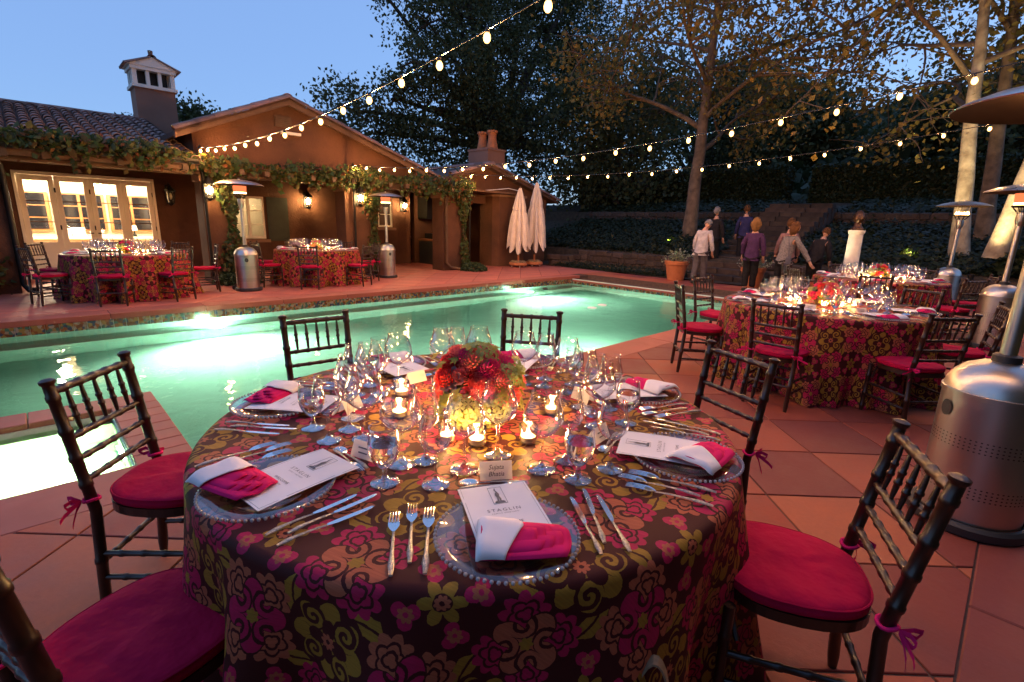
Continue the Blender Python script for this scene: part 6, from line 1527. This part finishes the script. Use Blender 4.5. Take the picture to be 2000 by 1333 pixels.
def person(loc, rz, h, label, shirt, pants, hair, lean=0, headbow=0, step=.0, armL=None, armR=None, hairlen='short', skirt=False, sitdown=0):
    """figure facing -y, metres scaled to height h; poses from joint positions"""
    t = thing('person', label, 'person', loc, rz); k = h/1.75
    S = lambda *p: Vector(p)*k
    pel = S(0,0,.95-sitdown); ch = S(0,-math.sin(lean)*.42,.95-sitdown+math.cos(lean)*.42); nk = S(0,-math.sin(lean)*.55,.95-sitdown+math.cos(lean)*.55); hd = nk+S(0,-math.sin(lean+headbow)*.17,math.cos(lean+headbow)*.17)
    kneeL, kneeR = S(-.085,-step*.5-.02,.50-sitdown*.3), S(.085,step*.35-.02,.50-sitdown*.3); ankL, ankR = S(-.075,-step,.08), S(.075,step,.08+abs(step)*.12)
    aL = armL or (S(-.235,.02,1.14)+ (ch-S(0,0,1.37)), S(-.245,-.07,.88)+(ch-S(0,0,1.37))); aR = armR or (S(.235,.02,1.14)+(ch-S(0,0,1.37)), S(.245,-.07,.88)+(ch-S(0,0,1.37)))
    if armL: aL = tuple(S(*p) for p in armL)
    if armR: aR = tuple(S(*p) for p in armR)
    shL, shR = ch+S(-.165,0,.035), ch+S(.165,0,.035)
    def limbs(V,E,Rr,grow,arms=True,legs=True,torso=True,sleeve=1.0):
        V.append(tuple(pel)); Rr.append((.155*k+grow,.115*k+grow)); E0 = 0
        a = chain(V,E,Rr,[pel.lerp(ch,.5),ch,ch+(nk-ch)*.55],[(.135*k+grow,.10*k+grow),(.165*k+grow,.115*k+grow),(.10*k+grow,.075*k+grow)],0); chest = 2
        if arms:
            for sh,(el,wr) in ((shL,aL),(shR,aR)):
                w2 = el.lerp(wr,sleeve); chain(V,E,Rr,[sh,sh.lerp(el,.5),el,w2],[.058*k+grow*.8,.047*k+grow*.7,.042*k+grow*.6,.032*k+grow*.6],chest)
        return a
    # body
    V=[];E=[];Rr=[]; nidx = limbs(V,E,Rr,0); 
    hidx = chain(V,E,Rr,[nk,nk+(hd-nk)*.45],[.066*k,.064*k],nidx)
    for kn,an,s in ((kneeL,ankL,-1),(kneeR,ankR,1)): chain(V,E,Rr,[pel+S(s*.09,0,-.08),pel.lerp(kn,.55)+S(s*.02,0,0),kn,kn.lerp(an,.4),an,an+S(0,-.14,-.045)],[.095*k,.08*k,.058*k,.056*k,.04*k,(.042*k,.03*k)],0)
    for el,wr in (aL,aR):
        d = (wr-el).normalized(); sd = d.cross(Vector((0,1,0))); sd = sd.normalized() if sd.length > .1 else Vector((1,0,0)); j = V.index(tuple(wr)) if tuple(wr) in V else None
        base = chain(V,E,Rr,[wr+d*.045*k],[(.036*k,.02*k)],j)
        for q in range(4): f = (q-1.5)*.018*k; chain(V,E,Rr,[wr+d*.10*k+sd*f,wr+d*(.145-.008*abs(q-1.2))*k+sd*f*1.1+Vector((0,-.012,0))*k,wr+d*(.172-.01*abs(q-1.2))*k+sd*f+Vector((0,-.03,0))*k],[.0095*k,.0085*k,.007*k],base)
        chain(V,E,Rr,[wr+d*.05*k+sd*.035*k,wr+d*.09*k+sd*.05*k+Vector((0,-.02,0))*k],[.010*k,.008*k],base)
    skin_body('body',V,E,Rr,'skin',t)
    hm = head_mesh(); hm.xf(Matrix.Translation(hd+S(0,0,.03))@Matrix.Rotation(lean+headbow,4,'X')@Matrix.Scale(k*1.02,4)); hm.build('head','skin',t,True,None)
    # clothing
    V=[];E=[];Rr=[]; limbs(V,E,Rr,.034*k,sleeve=.94); chain(V,E,Rr,[pel+S(0,0,-.13)],[(.195*k,.155*k)],0); skin_body('shirt',V,E,Rr,shirt,t)
    V=[tuple(pel)];E=[];Rr=[(.175*k,.14*k)]
    for kn,an,s in ((kneeL,ankL,-1),(kneeR,ankR,1)): chain(V,E,Rr,[pel+S(s*.095,0,-.10),pel.lerp(kn,.55)+S(s*.03,0,0),kn,kn.lerp(an,.5),an+S(0,0,.02)],[.125*k,.115*k,.095*k,.085*k,.08*k],0)
    skin_body('trousers',V,E,Rr,pants,t)
    for an in (ankL,ankR): MB().bbox(-.05*k,.05*k,-.19*k,.07*k,-.08*k,.0,.025*k).xf(Matrix.Translation(an)).build('shoe','rubber',t,True,40)
    # hair
    hs = head_mesh(); M = Matrix.Translation(hd+S(0,0,.03))@Matrix.Rotation(lean+headbow,4,'X')@Matrix.Scale(k*1.02,4); vv = []
    for x,y,z in hs.v:
        q = Vector((x*1.2,y*1.14+.016,z*1.12+.010))
        if hairlen == 'long' and y > -.03 and z < .03: q = Vector((x*1.45,y*1.15+.02,z*1.75-.02))
        vv.append(q)
    lim = -.16 if hairlen == 'long' else -.085
    keep = [f for f in hs.f if all((hs.v[i][1] > -.03 and hs.v[i][2] > lim) or hs.v[i][2] > .07 for i in f)]
    MB().add([tuple(M@q) for q in vv],keep).build('hair',hair,t,True,None); return t
for nm,c in (('shirt_white',(.46,.43,.46)),('shirt_purple',(.06,.026,.085)),('shirt_pattern',(.19,.175,.18)),('shirt_pink',(.22,.12,.12)),('shirt_dark',(.02,.018,.022)),('shirt_navy',(.03,.03,.10)),('trousers_grey',(.10,.09,.10)),('trousers_black',(.015,.014,.016)),('hair_grey',(.20,.19,.195)),('hair_blonde',(.19,.10,.04)),('hair_brown',(.10,.045,.02)),('float_blue',(.03,.08,.30)),('bag_grey',(.10,.10,.13))): std(nm,c,.85,var=.35 if nm == 'shirt_pattern' else .2,vs=40 if nm == 'shirt_pattern' else 9,bump=.9,bs=12,bd=.03,spec=.15)
FW = R(90)   # facing +x : figure faces -y, rotated a quarter turn
person((13.2,6.2,0),FW,1.74,'person in a white shirt and grey trousers walking towards the steps','shirt_white','trousers_grey','hair_grey',lean=.22,headbow=.75,step=.14)
person((15.5,6.9,.34),FW,1.74,'grey haired person in dark clothes climbing the steps ahead of the white shirt','shirt_dark','trousers_black','hair_grey',step=.10)
person((16.0,6.2,.5),FW+.4,1.66,'person in navy behind the purple jacket on the steps','shirt_navy','trousers_black','hair_brown',lean=.1,step=.1)
person((12.75,4.68,0),FW+.1,1.70,'blonde person in a purple jacket and black trousers','shirt_purple','trousers_black','hair_blonde',lean=.03,step=.06,hairlen='long')
w = person((12.7,3.95,0),FW-.5,1.66,'person in a pale patterned top reaching down towards the pool corner','shirt_pattern','trousers_black','hair_brown',lean=.35,step=.08,hairlen='long',armL=((-.34,-.30,1.05),(-.46,-.36,.84)))
person((13.6,4.15,0),FW+.5,1.72,'person in a pink shirt turned towards the garden','shirt_pink','trousers_black','hair_brown',lean=.1,step=.06)
person((13.9,3.6,0),FW-.2,1.62,'person in black bending beside the marble pedestal','shirt_dark','trousers_black','hair_brown',lean=.5,step=.05,headbow=.2)
t = thing('shoulder_bag','grey shoulder bag hanging beside the patterned top','bag',(12.52,3.78,.62),.3)
MB().bbox(-.16,.16,-.06,.06,-.02,.30,.03).build('body','bag_grey',t,True,30); MB().tube([(-.14,0,.29),(-.10,.03,.55),(.0,.06,.74),(.10,.03,.55),(.14,0,.29)],.012,6).build('strap','bag_grey',t,True)
print('objects', len(bpy.data.objects), 'tris', sum(len(o.data.polygons)*2 for o in bpy.data.objects if o.type == 'MESH' and o.data.users == 1))
